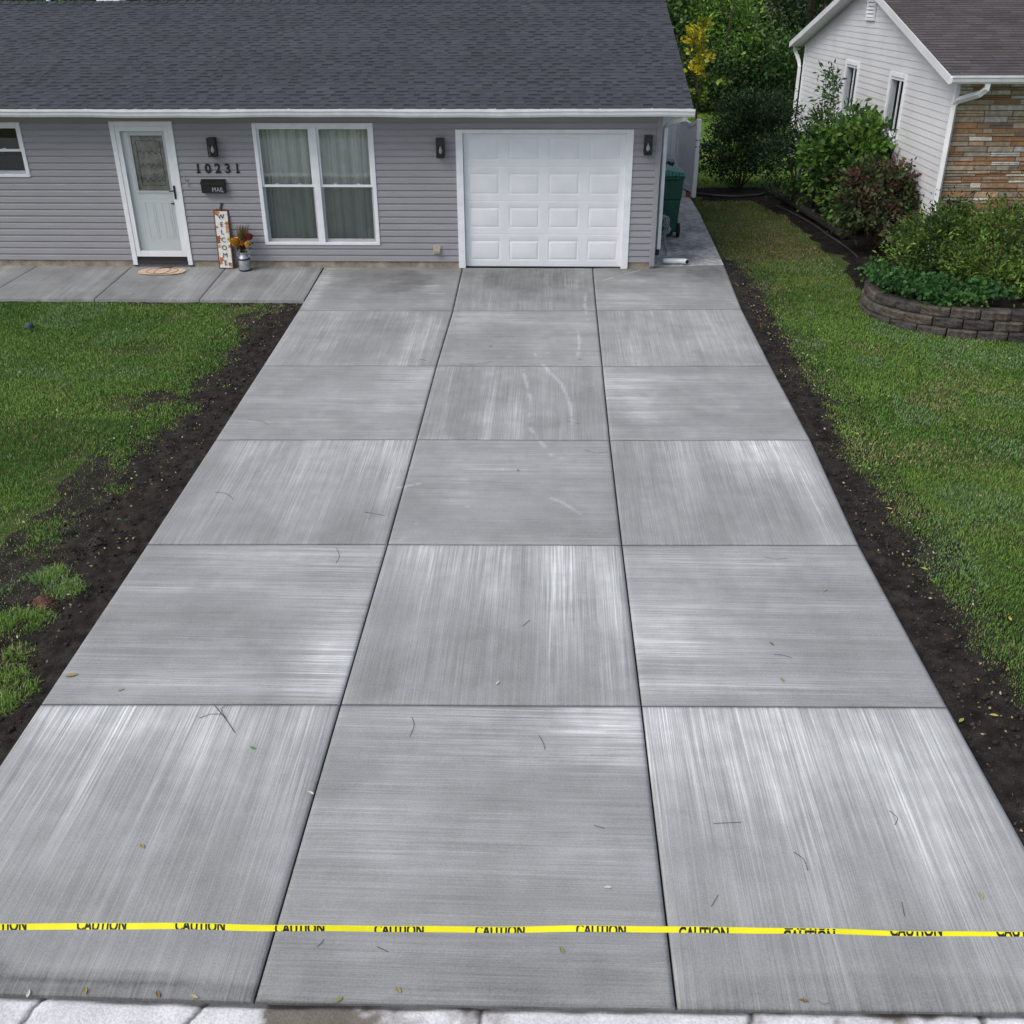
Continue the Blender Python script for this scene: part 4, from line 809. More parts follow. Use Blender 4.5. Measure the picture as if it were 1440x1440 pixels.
# welcome sign
ws = thing('welcome_sign', (-5.61, 17.13, -.006), 'tall white wooden sign reading WELCOME leaning on the siding', 'sign')
lean = math.atan2(.10, .97)
def WS(x, y, z): return (-5.612 + x, 17.125 + y * math.cos(lean) + z * math.sin(lean), -.004 + z * math.cos(lean) - y * math.sin(lean))
def wsb(name, mb, m, p=ws, **k): return xf(mb, WS).build(name, m, p, **k)
bd = wsb('board', MB().box(-.130, .130, 0, .022, 0, .985, (.13, .055, .025)), m_attr, bevel=.006)
fc = wsb('face', MB().box(-.108, .108, -.004, .004, .018, .960, (.72, .71, .67)), m_attr)
r = random.Random(4); lv = MB()
for k, (x, z, s_, c) in enumerate([(-.08, .93, .05, (.42, .15, .03)), (-.05, .945, .04, (.5, .22, .06)), (.085, .76, .045, (.35, .12, .03)), (.09, .70, .05, (.48, .25, .08)), (-.09, .70, .03, (.40, .16, .05)), (.085, .63, .04, (.55, .33, .12)), (-.085, .52, .055, (.30, .10, .03)), (-.09, .46, .045, (.22, .08, .03)), (.09, .50, .03, (.25, .25, .06)), (-.085, .38, .04, (.55, .35, .16)), (.095, .38, .035, (.46, .20, .10)), (-.07, .16, .055, (.45, .14, .07)), (-.09, .11, .045, (.42, .17, .09)), (.07, .08, .04, (.35, .13, .04)), (.09, .05, .03, (.5, .3, .1))]):
    poly = []
    for q in range(10):
        a = q * math.pi / 5 + k; rr = s_ * (1 if q % 2 == 0 else .55); px_, pz_ = x + rr * math.cos(a), z + rr * math.sin(a); poly.append((min(max(px_, -.107), .107), min(max(pz_, .02), .958)))
    lv.prism(poly, -.006 - .0002 * k, -.0042, 'y', c)
wsb('painted_leaves', lv, m_attr, fc)
for k, ch in enumerate('WELCOME'):
    m_ = text_mb(ch, .078, c=(.03, .03, .035), depth=.003); lo, hi = ext(m_); cxm = (lo[0] + hi[0]) / 2; xf(m_, lambda x, y, z: ((x - cxm) * 1.0 - .004 + .006 * k / 6, -.0105 + y, .838 - k * .129 + z)); wsb('letter', m_, m_attr, fc)
sm = MB(); sm.tube([(.0, .011, .98), (.01, .008, 1.03), (.03, .004, 1.10)], [.028, .02, .022], 8, (.06, .045, .03)); sm.box(-.09, .09, .0, .02, .98, 1.0, (.16, .06, .02)); wsb('pumpkin_stem', sm, m_attr)

# milk can with flowers
CX, CY = -5.262, 17.05
mc = thing('milk_can', (CX, CY, -.01), 'small galvanised milk can beside the welcome sign', 'milk can')
b = MB(); b.lathe([(.096, .0), (.098, .015), (.098, .2), (.09, .225), (.062, .265), (.060, .295), (.074, .31), (.068, .312), (.05, .29)], CX, CY, 28, cz=-.01); b.build('body', m_steel, mc, smooth=True)
b = MB(); b.lathe([(.100, .0), (.104, .004), (.104, .022), (.098, .026)], CX, CY, 28, cz=-.01); b.build('band', m_dark, mc, smooth=True); b = MB(); b.lathe([(.099, .186), (.104, .19), (.104, .210), (.096, .214)], CX, CY, 28, cz=-.01); b.build('band', m_dark, mc, smooth=True)
for s_ in (-1, 1): b = MB(); b.tube([(CX + s_ * .075, CY, .235), (CX + s_ * .115, CY, .25), (CX + s_ * .11, CY, .29), (CX + s_ * .068, CY, .285)], .006, 6); b.build('handle', m_steel, mc)
fl = thing('flower_bouquet', (CX, CY, .30), 'yellow and rust coloured flowers with dried grass standing in the milk can', 'flowers')
def rose(name, c, R, pal, seed, petals=26):
    b = MB(); r = random.Random(seed); c = Vector(c)
    for k in range(petals):
        f = (k + .5) / petals; a = k * 2.4; el_ = R_(80 - 95 * f); rad = R * (.25 + .75 * f); d = Vector((math.cos(a) * math.cos(el_), math.sin(a) * math.cos(el_) , math.sin(el_)))
        tilt = Vector((0, -.55, .55)); s_ = Vector((-math.sin(a), math.cos(a), 0)); u_ = d.cross(s_)
        o = c + d * rad * .55 + Vector((0, -.15 * R, 0)); w_ = R * (.30 + .22 * f); h_ = R * (.4 + .25 * f); p = pal[r.randrange(len(pal))]; q = r.uniform(.75, 1.15)
        b.add([o - s_ * w_ - u_ * h_ * .2, o - u_ * h_ * .9 - d * .1 * R, o + s_ * w_ - u_ * h_ * .2, o + s_ * w_ * .7 + u_ * h_ * .8 + d * .25 * R, o + u_ * h_ + d * .35 * R, o - s_ * w_ * .7 + u_ * h_ * .8 + d * .25 * R], [(0, 1, 2, 3, 4, 5)], tuple(x * q for x in p))
    return b.build(name, m_attr, fl, solid=False)
rose('yellow_rose', (CX - .105, CY - .03, .475), .105, [(.62, .33, .02), (.70, .42, .04), (.50, .22, .01)], 1, 34)
rose('red_flower', (CX + .135, CY, .555), .085, [(.13, .012, .012), (.18, .02, .015)], 2)
rose('orange_flower', (CX + .10, CY - .05, .44), .07, [(.60, .25, .02), (.66, .36, .05)], 3)
rose('rust_flower', (CX + .015, CY - .05, .46), .065, [(.30, .07, .015), (.40, .13, .02)], 4)
rose('rust_flower', (CX - .03, CY - .07, .395), .05, [(.08, .05, .015), (.14, .04, .02)], 5)
b = MB(); r = random.Random(9)
for k in range(170):
    a = r.uniform(0, 6.28); s_ = r.uniform(.02, .13); tip = (CX + .03 + s_ * math.cos(a), CY + .03 + s_ * .7 * math.sin(a), r.uniform(.60, .77)); q = r.uniform(.6, 1.2)
    b.tube([(CX + r.uniform(-.03, .03), CY + r.uniform(-.02, .02), .30), (CX + .015 + .6 * s_ * math.cos(a), CY + .02 + .5 * s_ * math.sin(a), .52), tip], [.0025, .003, .0018], 3, [(.16 * q, .12 * q, .03 * q), (.22 * q, .11 * q, .03 * q), (.10 * q, .10 * q, .02 * q)][k % 3])
b.build('dried_grass', m_attr, fl, solid=False)
Cn = np.random.default_rng(2).normal(0, 1, (140, 3)) * np.array([.055, .04, .04]) + np.array([CX, CY, .39]); leafcloud('foliage', Cn, Cn - np.array([CX, CY, .3]), .055, np.tile([.025, .045, .012], (140, 1)) * np.random.default_rng(3).uniform(.5, 1.6, (140, 1)), m_leaf, fl, .45, 4)

# pumpkin door mat
mt = thing('door_mat', (-6.68, 16.94, -.012), 'flat peach coloured pumpkin shaped mat on the path before the door', 'door mat')
def mat_poly(cx, rx, ry, n=26, p=2.4): return [(cx + rx * math.copysign(abs(math.cos(a)) ** (2 / p), math.cos(a)), 16.935 + ry * math.copysign(abs(math.sin(a)) ** (2 / p), math.sin(a))) for a in [2 * math.pi * k / n for k in range(n)]]
zm = zc(16.94) + .004
b = MB(); b.prism(mat_poly(-6.68, .405, .215, 40, 2.7), zm, zm + .012, 'z', (.56, .34, .22)); body = b.build('mat_body', M('coir_mat', (.62, .46, .35), .95, var=.12, vs_=30, bump=.6, bs=200), mt)
b = MB()
for cx_, rx in ((-6.68, .12), (-6.68, .265)):
    b.tube([(x, y, zm + .0125) for x, y in mat_poly(cx_, rx, .20, 30, 2.2)] + [(cx_ + rx, 16.935, zm + .0125)], .006, 5, (.16, .07, .04))
b.build('rib_line', m_attr, body); b = MB(); b.prism([(-6.73, 17.13), (-6.62, 17.13), (-6.58, 17.17), (-6.64, 17.20), (-6.72, 17.19), (-6.78, 17.15)], zm + .001, zm + .016, 'z', (.04, .02, .015)); b.build('stem_patch', m_attr, mt)

# ------------------------------------------------------------------ right side: elbow, bins, gate, brick
b = MB(); b.tube([(1.985, 17.60, .052), (2.10, 17.60, .052), (2.26, 17.60, .052), (2.32, 17.585, .055), (2.37, 17.555, .058), (2.395, 17.52, .058)], .045, 14)
el_o = b.build('downspout_elbow', m_gutter, smooth=True); rebase(tag(el_o, 'loose white downspout elbow lying on the side path', 'drain pipe'), (2.2, 17.6, 0))
b = MB(); b.tube([(2.398, 17.521, .058), (2.402, 17.513, .058)], .034, 14); b.build('opening', m_black, el_o)
def bin_proto(name, label, m_body, cx, y, W=.58, D=.66, H=1.12, lidc=None, open_=False):
    t = thing(name, (cx, y, -.006), label, 'wheelie bin', 'wheelie bins beside the house'); z0 = -.006
    b = MB(); wb, db = W * .40, D * .38
    for (za, zb, s0, s1) in ((.10, H * .62, .80, .93), (H * .62, H - .04, .96, 1.04)):
        b.hexa([(cx - W / 2 * s0, y - D / 2 * s0, z0 + za), (cx + W / 2 * s0, y - D / 2 * s0, z0 + za), (cx + W / 2 * s0, y + D / 2 * s0, z0 + za), (cx - W / 2 * s0, y + D / 2 * s0, z0 + za),
                (cx - W / 2 * s1, y - D / 2 * s1, z0 + zb), (cx + W / 2 * s1, y - D / 2 * s1, z0 + zb), (cx + W / 2 * s1, y + D / 2 * s1, z0 + zb), (cx - W / 2 * s1, y + D / 2 * s1, z0 + zb)])
    b.box(cx - W * .30, cx + W * .30, y - D * .30, y + D * .42, z0 + .02, z0 + .12); bo = b.build('body', m_body, t, bevel=.02, seg=3)
    b = MB(); b.box(cx - W * .55, cx + W * .55, y - D * .55, y + D * .55, z0 + H - .04, z0 + H + .0); b.build('rim', m_body, bo, bevel=.01)
    l = MB(); n = 10
    for i in range(n):
        u0, u1 = -1 + 2 * i / n, -1 + 2 * (i + 1) / n; h = lambda u: z0 + H + .05 + .055 * (1 - abs(u) ** 3) + .012 * math.cos(u * 6)
        l.hexa([(cx + u0 * W * .57, y - D * .60, z0 + H + .004), (cx + u1 * W * .57, y - D * .60, z0 + H + .004), (cx + u1 * W * .57, y + D * .60, z0 + H + .004), (cx + u0 * W * .57, y + D * .60, z0 + H + .004), (cx + u0 * W * .55, y - D * .56, h(u0)), (cx + u1 * W * .55, y - D * .56, h(u1)), (cx + u1 * W * .55, y + D * .56, h(u1)), (cx + u0 * W * .55, y + D * .56, h(u0))])
    l.build('lid', lidc or m_body, t, bevel=.012)
    for s_ in (-.3, 0, .3): b = MB(); b.box(cx + s_ * W - .03, cx + s_ * W + .03, y - D * .66, y - D * .55, z0 + H - .05, z0 + H + .03); b.build('hinge', m_body, t, bevel=.01)
    b = MB(); b.tube([(cx - W * .42, y - D * .68, z0 + H - .02), (cx + W * .42, y - D * .68, z0 + H - .02)], .016, 10); b.build('handle', m_body, t)
    for s_ in (-1, 1):
        b = MB(); b.lathe([(.03, -.028), (.125, -.028), (.135, -.015), (.135, .015), (.125, .028), (.03, .028)], cx + s_ * W * .46, y - D * .34, 24, axis='x', cz=z0 + .135); w_ = b.build('wheel', m_rubber, t, smooth=False)
        b = MB(); b.lathe([(.02, -.03), (.07, -.03), (.07, .03), (.02, .03)], cx + s_ * W * .46, y - D * .34, 16, axis='x', cz=z0 + .135); b.build('hub', m_greyp, w_)
    b = MB(); b.tube([(cx - W * .46, y - D * .34, z0 + .135), (cx + W * .46, y - D * .34, z0 + .135)], .012, 8); b.build('axle', m_steel, t); return t
bin_proto('wheelie_bin', 'dark green wheelie bin with ribbed lid beside the house corner', m_green, 2.22, 20.02, H=1.15, lidc=M('green_lid', (.035, .20, .15), .3, var=.25, vs_=6))
bin_proto('wheelie_bin', 'navy wheelie bin behind the green one, only its lid showing', m_navy, 2.16, 21.5, W=.52, H=1.0)
bin_proto('wheelie_bin', 'grey lidded wheelie bin, farthest of the three', m_navy, 2.36, 22.7, W=.5, H=1.02, lidc=m_greyp)
# hose coil hanging in front of the green bin
b = MB(); pts = []
for k in range(150):
    a = k * .42; rr = .17 + .035 * math.sin(k * .9) ; pts.append((2.10 + .035 * math.sin(k * .31) + .012 * (k % 5), 19.38 + .05 * math.sin(a * .13) - .0004 * k, .30 + rr * math.sin(a) * 1.0)); pts[-1] = (pts[-1][0] + rr * math.cos(a) * .62, pts[-1][1], max(pts[-1][2], .05))
b.tube(pts, .011, 6); b.tube([(2.06, 19.36, .30), (2.06, 19.32, .62), (2.02, 19.30, .74), (2.0, 19.32, .5)], .011, 6); b.tube([(2.16, 19.30, .26), (2.17, 18.95, .012), (2.16, 18.5, .012), (2.11, 18.2, .012)], .010, 6)
rebase(tag(b.build('garden_hose', M('faded_hose', (.36, .40, .40), .5, var=.3, vs_=10), smooth=True), 'tangled pale garden hose hanging before the green bin', 'garden hose'), (2.1, 19.4, 0))
b = MB(); b.box(1.84, 1.98, 18.25, 18.95, -.005, .3, (.05, .05, .055)); b.box(1.86, 1.96, 18.3, 18.9, .3, .34, (.09, .09, .09)); rebase(tag(b.build('storage_box', m_attr, bevel=.015), 'low dark box against the side wall behind the downspout', 'box'), (1.9, 18.6, 0))

# white vinyl gate standing open, and the short fence it hangs on
fn = thing('vinyl_fence', (2.4, 25.4, 0), 'short white vinyl fence between the grey house and the gate', 'fence')
for x in (1.86, 2.93): b = MB(); b.box(x - .055, x + .055, 25.35, 25.46, -.05, 1.74); b.prism([(x - .07, 1.74), (x + .07, 1.74), (x, 1.80)], 25.335, 25.475, 'y'); b.build('post', m_trim, fn, bevel=.005)
b = MB()
for k in range(6): b.box(1.92 + k * .16, 1.92 + k * .16 + .156, 25.39, 25.42, .1, 1.62)
b.build('panel', m_trim, fn, bevel=.004)
for z in (.08, 1.60): b = MB(); b.box(1.92, 2.875, 25.375, 25.435, z, z + .10); b.build('rail', m_trim, fn, bevel=.004)
gA, gB = Vector((3.03, 25.32, 0)), Vector((3.325, 23.98, 0)); gd_ = (gB - gA).normalized(); gn = Vector((-gd_.y, gd_.x, 0)); GL = (gB - gA).length
gt_ = thing('gate', gA, 'white vinyl gate swung open towards the street with a curved top', 'gate')
def GP(s_, n_, z): p = gA + gd_ * s_ + gn * n_; return (p.x, p.y, z)
def gbox(mb, s0, s1, n0, n1, z0, z1, z0b=None, z1b=None):
    z1b = z1 if z1b is None else z1b; mb.hexa([GP(s0, n0, z0), GP(s1, n0, z0), GP(s1, n1, z0), GP(s0, n1, z0), GP(s0, n0, z1), GP(s1, n0, z1b), GP(s1, n1, z1b), GP(s0, n1, z1)])
top = lambda s_: 1.80 - .20 * math.sin(min(1, s_ / GL) * math.pi) ** .8 - .06 * s_ / GL
b = MB(); gbox(b, 0, .10, -.045, .045, .07, 1.86); b.build('hinge_stile', m_trim, gt_, bevel=.006)
b = MB(); gbox(b, GL - .10, GL, -.05, .05, .0, 1.70); b.build('latch_stile', m_trim, gt_, bevel=.006)
b = MB(); nB = 8
for k in range(nB):
    s0 = .10 + (GL - .2) * k / nB; s1 = .10 + (GL - .2) * (k + 1) / nB; gbox(b, s0, s1 - .004, -.012, .012, .15, top(s0) - .05, None, top(s1) - .05)
b.build('board', m_trim, gt_)
b = MB()
for k in range(nB):
    s0 = .10 + (GL - .2) * k / nB; s1 = .10 + (GL - .2) * (k + 1) / nB; b.hexa([GP(s0, -.03, top(s0) - .07), GP(s1, -.03, top(s1) - .07), GP(s1, .03, top(s1) - .07), GP(s0, .03, top(s0) - .07), GP(s0, -.03, top(s0)), GP(s1, -.03, top(s1)), GP(s1, .03, top(s1)), GP(s0, .03, top(s0))])
b.build('top_rail', m_trim, gt_); b = MB(); gbox(b, .1, GL - .1, -.03, .03, .10, .24); b.build('bottom_rail', m_trim, gt_, bevel=.005)
lt = MB()
for z in (1.10, 1.24):
    gbox(lt, GL - .005, GL + .012, -.06, -.028, z, z + .03); gbox(lt, GL - .005, GL + .012, .028, .06, z, z + .03)
gbox(lt, GL - .06, GL + .012, .045, .075, .96, 1.06); lt.build('latch', m_black, gt_)
rebase(tag(MB().box(3.17, 3.37, 24.06, 24.17, -.01, .085).build('brick', m_brick, bevel=.006), 'red brick propped under the free end of the open gate', 'brick'), (3.27, 24.1, 0))

# ------------------------------------------------------------------ neighbour's house
NX, NY, NE = 6.5, 17.55, 3.02
nh = thing('cream_house', (10, NY, 0), 'cream sided house with stone facing and brown roof at the right', 'house')
NB = 28.4; NP = .245; NRY = (NY + NB) / 2; eY0, eY1 = 17.05, 28.9; eZ = 3.07
def rz_(y): return eZ + NP * (min(y, 2 * NRY - y) - eY0)
w1n, w2n = (23.25, 24.32, 1.72, 2.90), (20.06, 21.06, 1.74, 2.88)
mb = MB(); CL = [(0, .001), (1e-4, .011), (.1135, .001)]
def wlim(z):
    if z < rz_(NY) - .07: return NY + .0, NB
    d = (z + .07 - eZ) / NP; return eY0 + d, eY1 - d
lap(mb, lambda u, z, o: (NX - o, u, z), segments(NY, NB, .2, 4.6, [(w1n[0], w1n[1], w1n[2], w1n[3]), (w2n[0], w2n[1], w2n[2], w2n[3])]), .2, 4.55, .1135, CL, wlim, zo=.05)
mb.box(NX + .2, 16, NB - .05, NB, 0, 3); mb.box(15.95, 16, NY + .1, NB, 0, 3); nwall = mb.build('wall', m_nsiding, nh, solid=False)
mb = MB(); mb.box(NX - .022, NX + .05, NY - .02, NY + .075, .1, 3.02); mb.box(NX - .022, NX + .05, NB - .075, NB + .02, .1, 3.02); mb.build('corner_post', m_trim, nwall, bevel=.005)
mb = MB(); mb.box(NX + .01, NX + .3, NY, NB, -.3, .21); mb.build('foundation', m_found, nh)
# stone facing
r = random.Random(21); mb = MB(); z = -.1; PAL = [(.36, .19, .095), (.40, .23, .12), (.31, .19, .11), (.40, .30, .19), (.48, .38, .26), (.36, .31, .24), (.32, .27, .21), (.64, .60, .50), (.46, .45, .41), (.26, .19, .135), (.46, .31, .18), (.42, .34, .24)]
while z < 3.02:
    h = r.uniform(.04, .095); x = NX + .03 - r.uniform(0, .1)
    while x < 16:
        wd = r.uniform(.14, .62); d = r.uniform(0, .03); c = PAL[r.randrange(len(PAL))]; q = r.uniform(.8, 1.2); sp2 = r.random() < .12
        g = .006; a, b_ = max(x + g, NX + .03), min(x + wd - g, 16)
        if b_ - a > .02:
            hh = [(z + g, z + h - g)] if not sp2 else [(z + g, z + h * .5 - g / 2), (z + h * .5 + g / 2, z + h - g)]
            for (za, zb) in hh: mb.hexa([(a, NY - d + r.uniform(-.004, .004), za + r.uniform(0, .004)), (b_, NY - d + r.uniform(-.004, .004), za + r.uniform(0, .004)), (b_, NY + .05, za), (a, NY + .05, za), (a + r.uniform(0, .006), NY - d + r.uniform(-.004, .004), zb - r.uniform(0, .004)), (b_ - r.uniform(0, .006), NY - d + r.uniform(-.004, .004), zb), (b_, NY + .05, zb), (a, NY + .05, zb)], tuple(v * q for v in c))
        x += wd
    z += h
sf = mb.build('stone_facing', m_stone, nh, bevel=.006, seg=1)
mb = MB(); mb.box(NX + .03, 16, NY + .018, NY + .09, -.1, 3.02); mb.build('mortar', M('mortar', (.30, .27, .22), .95, var=.2), sf)
NRX0 = 6.19
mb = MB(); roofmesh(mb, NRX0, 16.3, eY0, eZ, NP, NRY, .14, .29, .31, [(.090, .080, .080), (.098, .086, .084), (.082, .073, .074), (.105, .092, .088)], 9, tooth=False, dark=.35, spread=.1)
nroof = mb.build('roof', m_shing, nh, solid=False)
def rk(mb, x0, x1, top, bot, front=True):   # sloped board pair under the roof
    for ya, yb2 in ((eY0, NRY), (eY1, NRY)):
        mb.hexa([(x0, ya, rz_(ya) - bot), (x1, ya, rz_(ya) - bot), (x1, yb2, rz_(NRY) - bot), (x0, yb2, rz_(NRY) - bot), (x0, ya, rz_(ya) - top), (x1, ya, rz_(ya) - top), (x1, yb2, rz_(NRY) - top), (x0, yb2, rz_(NRY) - top)])
mb = MB(); rk(mb, NRX0 + .004, 16.25, .004, .03); mb.build('roof_deck', M('dark_underlay', (.02, .02, .02), .9), nroof)
mb = MB(); rk(mb, NRX0 - .016, NRX0 + .003, .006, .14); mb.build('rake_board', m_nsiding, nh, bevel=.003)
mb = MB(); rk(mb, NRX0 + .004, NX + .02, .10, .115); mb.build('soffit', m_trim, nh)
mb = MB(); mb.box(NX + .02, 16.2, eY0, NY + .06, 2.985, 3.0); mb.box(NRX0 + .01, 16.2, eY0 - .016, eY0, 2.96, 3.065); mb.box(NX, 16.2, NB, eY1, 2.985, 3.0); mb.build('eave_soffit', m_trim, nh)
mb = MB(); mb.hexa([(NRX0, NRY, rz_(NRY)), (16.3, NRY, rz_(NRY)), (16.3, eY1, eZ), (NRX0, eY1, eZ), (NRX0, NRY, rz_(NRY) + .012), (16.3, NRY, rz_(NRY) + .012), (16.3, eY1, eZ + .012), (NRX0, eY1, eZ + .012)], (.10, .09, .08)); mb.build('back_slope', m_shing, nroof)
g0, g1 = eY0 - .016, eY0 - .15
mb = MB(); mb.prism([(g0, 3.07), (g0, 2.955), (g1 + .04, 2.955), (g1 + .02, 2.985), (g1 + .012, 3.025), (g1, 3.045), (g1, 3.075), (g1 + .014, 3.075), (g1 + .014, 3.05), (g0 - .012, 3.04), (g0 - .012, 3.07)], NRX0 - .02, 16.3, 'x'); ng = mb.build('gutter', m_gutter, nh)
mb = MB(); mb.tube([(6.74, 16.98, 2.96), (6.74, 16.98, 2.88), (6.68, 17.05, 2.80), (6.50, 17.40, 2.68), (6.475, 17.47, 2.60), (6.475, 17.47, .25), (6.45, 17.3, .16)], .055, 4, sq=(0, 1, 0)); mb.build('downspout', m_gutter, nh, bevel=.004)
mb = MB(); mb.tube([(6.34, 28.95, 2.98), (6.34, 28.95, 2.9), (6.40, 28.55, 2.62), (6.41, 28.48, 2.5), (6.41, 28.48, .3)], .055, 4, sq=(0, 1, 0)); mb.build('downspout', m_gutter, nh, bevel=.004)
def nwin(y0, y1, z0, z1, lab):
    f = MB(); x0, x1 = NX - .03, NX + .12
    f.box(x0, x1, y0, y0 + .085, z0, z1); f.box(x0, x1, y1 - .085, y1, z0, z1); f.box(x0, x1, y0 + .085, y1 - .085, z1 - .085, z1); f.box(x0, x1, y0 + .085, y1 - .085, z0, z0 + .07)
    o = f.build('window', m_trim, nh, bevel=.005); o['label'] = lab
    s = MB(); xs0, xs1 = NX - .008, NX + .02; ym = y0 + .085 + (y1 - y0 - .17) * .34
    s.box(xs0, xs1, y0 + .085, y1 - .085, z1 - .135, z1 - .087); s.box(xs0, xs1, y0 + .085, y1 - .085, z0 + .072, z0 + .115); s.box(xs0, xs1, ym - .011, ym + .011, z0 + .115, z1 - .135); s.build('sash', m_trim, o)
    p = MB(); p.box(NX + .006, NX + .009, y0 + .085, y1 - .085, z0 + .11, z1 - .13); p.build('pane', m_nglass, o)
    d = MB(); d.box(NX + .25, NX + .27, y0 - .1, y1 + .1, z0 - .1, z1 + .1); d.build('dark_room', M('dim_room', (.03, .03, .033), .9), o)
    k = MB(); rr = random.Random(int(y0 * 10))
    for q in range(3):
        yy = y0 + .15 + q * (y1 - y0 - .3) / 2
        k.tube([(NX - .04, yy - .1, z0 - .02), (NX - .12, yy - .05, z0 + .08), (NX - .10, yy + .05, z0 + .13), (NX - .05, yy + .11, z0 + .06), (NX - .10, yy + .08, z0 - .02), (NX - .12, yy, z0 - .06)], .022, 6)
    k.box(NX - .16, NX - .031, y0 + .02, y1 - .02, z0 - .07, z0 - .045); k.build('scroll_shelf', m_trim, o)
nwin(*w1n, 'window of the cream house nearer the back corner, behind the sapling'); nwin(*w2n, 'window of the cream house nearer the stone corner')
mb = MB(); yv0, yv1 = 22.62, 23.20
mb.box(NX - .05, NX - .016, yv0, yv0 + .05, 3.70, 4.35); mb.box(NX - .05, NX - .016, yv1 - .05, yv1, 3.70, 4.35); mb.box(NX - .05, NX - .016, yv0 + .05, yv1 - .05, 3.70, 3.75); mb.box(NX - .05, NX - .016, yv0 + .05, yv1 - .05, 4.30, 4.35)
for k in range(8): z = 3.76 + k * .068; mb.hexa([(NX - .05, yv0 + .05, z), (NX - .05, yv1 - .05, z), (NX - .018, yv1 - .05, z + .045), (NX - .018, yv0 + .05, z + .045), (NX - .05, yv0 + .05, z + .012), (NX - .05, yv1 - .05, z + .012), (NX - .018, yv1 - .05, z + .057), (NX - .018, yv0 + .05, z + .057)])
mb.build('gable_vent', m_trim, nh)

# ------------------------------------------------------------------ block retaining wall
rw = thing('retaining_wall', (6, 14.2, -.15), 'low curved wall of weathered stacked concrete blocks at the right lawn', 'retaining wall')
protos = []
for k in range(5):
    b = bmesh.new(); bmesh.ops.create_cube(b, size=1); bmesh.ops.scale(b, vec=(.392, .22, .142), verts=b.verts); bmesh.ops.subdivide_edges(b, edges=b.edges, cuts=5, use_grid_fill=True); r = np.random.default_rng(k + 50)
    for v in b.verts:
        n_ = float(fbm(v.co.x + k * 3, v.co.z + v.co.y, 16, 3, k)) - .5
        if v.co.y < -.05: v.co.y += n_ * .05 * (1 if abs(v.co.z) < .05 else .5); v.co.x *= 1 + n_ * .02
        for ax, lim_ in ((0, .196), (2, .071)):
            if abs(abs(v.co[ax]) - lim_) < .004: v.co.y += (.036 if ax == 0 else .014) if v.co.y < -.05 else 0
        v.co.z += n_ * .006
    me = bpy.data.meshes.new('block'); b.to_mesh(me); b.free(); q = r.uniform(.75, 1.25); c = np.array([(.060, .053, .046), (.072, .060, .050), (.050, .047, .043), (0.115, .095, .078), (.056, .050, .046)][k]) * q
    a = me.attributes.new('col', 'FLOAT_COLOR', 'POINT'); cc = np.ones((len(me.vertices), 4), np.float32); cc[:, :3] = c; a.data.foreach_set('color', cc.ravel()); me.materials.append(m_block); me.polygons.foreach_set('use_smooth', [False] * len(me.polygons)); protos.append(me)
P_ = [Vector((x, y, 0)) for x, y in WP]
def catmull(P, n=20):
    o = []
    for i in range(len(P) - 1):
        a, b, c, d = P[max(i - 1, 0)], P[i], P[i + 1], P[min(i + 2, len(P) - 1)]
        for k in range(n): t = k / n; o.append(.5 * ((2 * b) + (-a + c) * t + (2 * a - 5 * b + 4 * c - d) * t * t + (-a + 3 * b - 3 * c + d) * t ** 3))
    return o + [P[-1]]
path = catmull(P_); cum = [0]
for a, b in zip(path[:-1], path[1:]): cum.append(cum[-1] + (b - a).length)
def at_len(s_):
    i = min(max(np.searchsorted(cum, s_) - 1, 0), len(path) - 2); f = (s_ - cum[i]) / (cum[i + 1] - cum[i]); return path[i].lerp(path[i + 1], f), (path[i + 1] - path[i]).normalized()
rr = random.Random(6)
for course in range(3):
    s_ = .2 + (.2 if course % 2 else 0)
    while s_ < cum[-1] - .1:
        p, t_ = at_len(s_); n_ = Vector((-t_.y, t_.x, 0)); q = p + n_ * (.11 + .026 * course + rr.uniform(-.006, .006))
        o = bpy.data.objects.new('block', protos[rr.randrange(5)]); COL.objects.link(o); o.parent = rw
        o.location = Vector((q.x, q.y, -.150 + .144 * course + rr.uniform(-.004, .004))) - rw.location; o.rotation_euler = (rr.uniform(-.03, .03), rr.uniform(-.02, .02), math.atan2(t_.y, t_.x) + rr.uniform(-.05, .05)); s_ += .418

# drain tube and hose by the neighbour's bed
b = MB(); b.tube([(5.22, 24.6, .09), (5.36, 22.9, .08), (5.55, 21.2, .07), (5.66, 19.75, .06)], .085, 12); rebase(tag(b.build('landscape_timber', m_wood, smooth=False), 'long round dark timber lying at the foot of the shrubs', 'timber'), (5.4, 22, 0))
b = MB(); b.tube(catmull([Vector(p) for p in ((5.05, 23.2, -.02), (5.28, 22.1, -.02), (5.42, 20.9, -.015), (5.46, 20.2, -.02), (5.53, 19.3, -.015), (5.56, 18.5, -.02), (5.47, 17.6, -.015))], 10), .016, 8); rebase(tag(b.build('drip_hose', M('black_hose', (.05, .05, .055), .35), smooth=True), 'thin black hose snaking along the edge of the right side lawn', 'hose'), (5.4, 20, 0))
b = MB(); b.tube(catmull([Vector(p) for p in ((3.42, 24.55, -.01), (3.9, 24.3, -.01), (4.45, 24.22, -.01), (4.95, 24.4, 0), (5.25, 24.72, .03))], 10), .03, 8); rebase(tag(b.build('drain_pipe', M('pipe_black', (.03, .03, .033), .35), smooth=True), 'black pipe lying from the gate to the timber below the dark shrub', 'pipe'), (4.4, 24.3, 0))

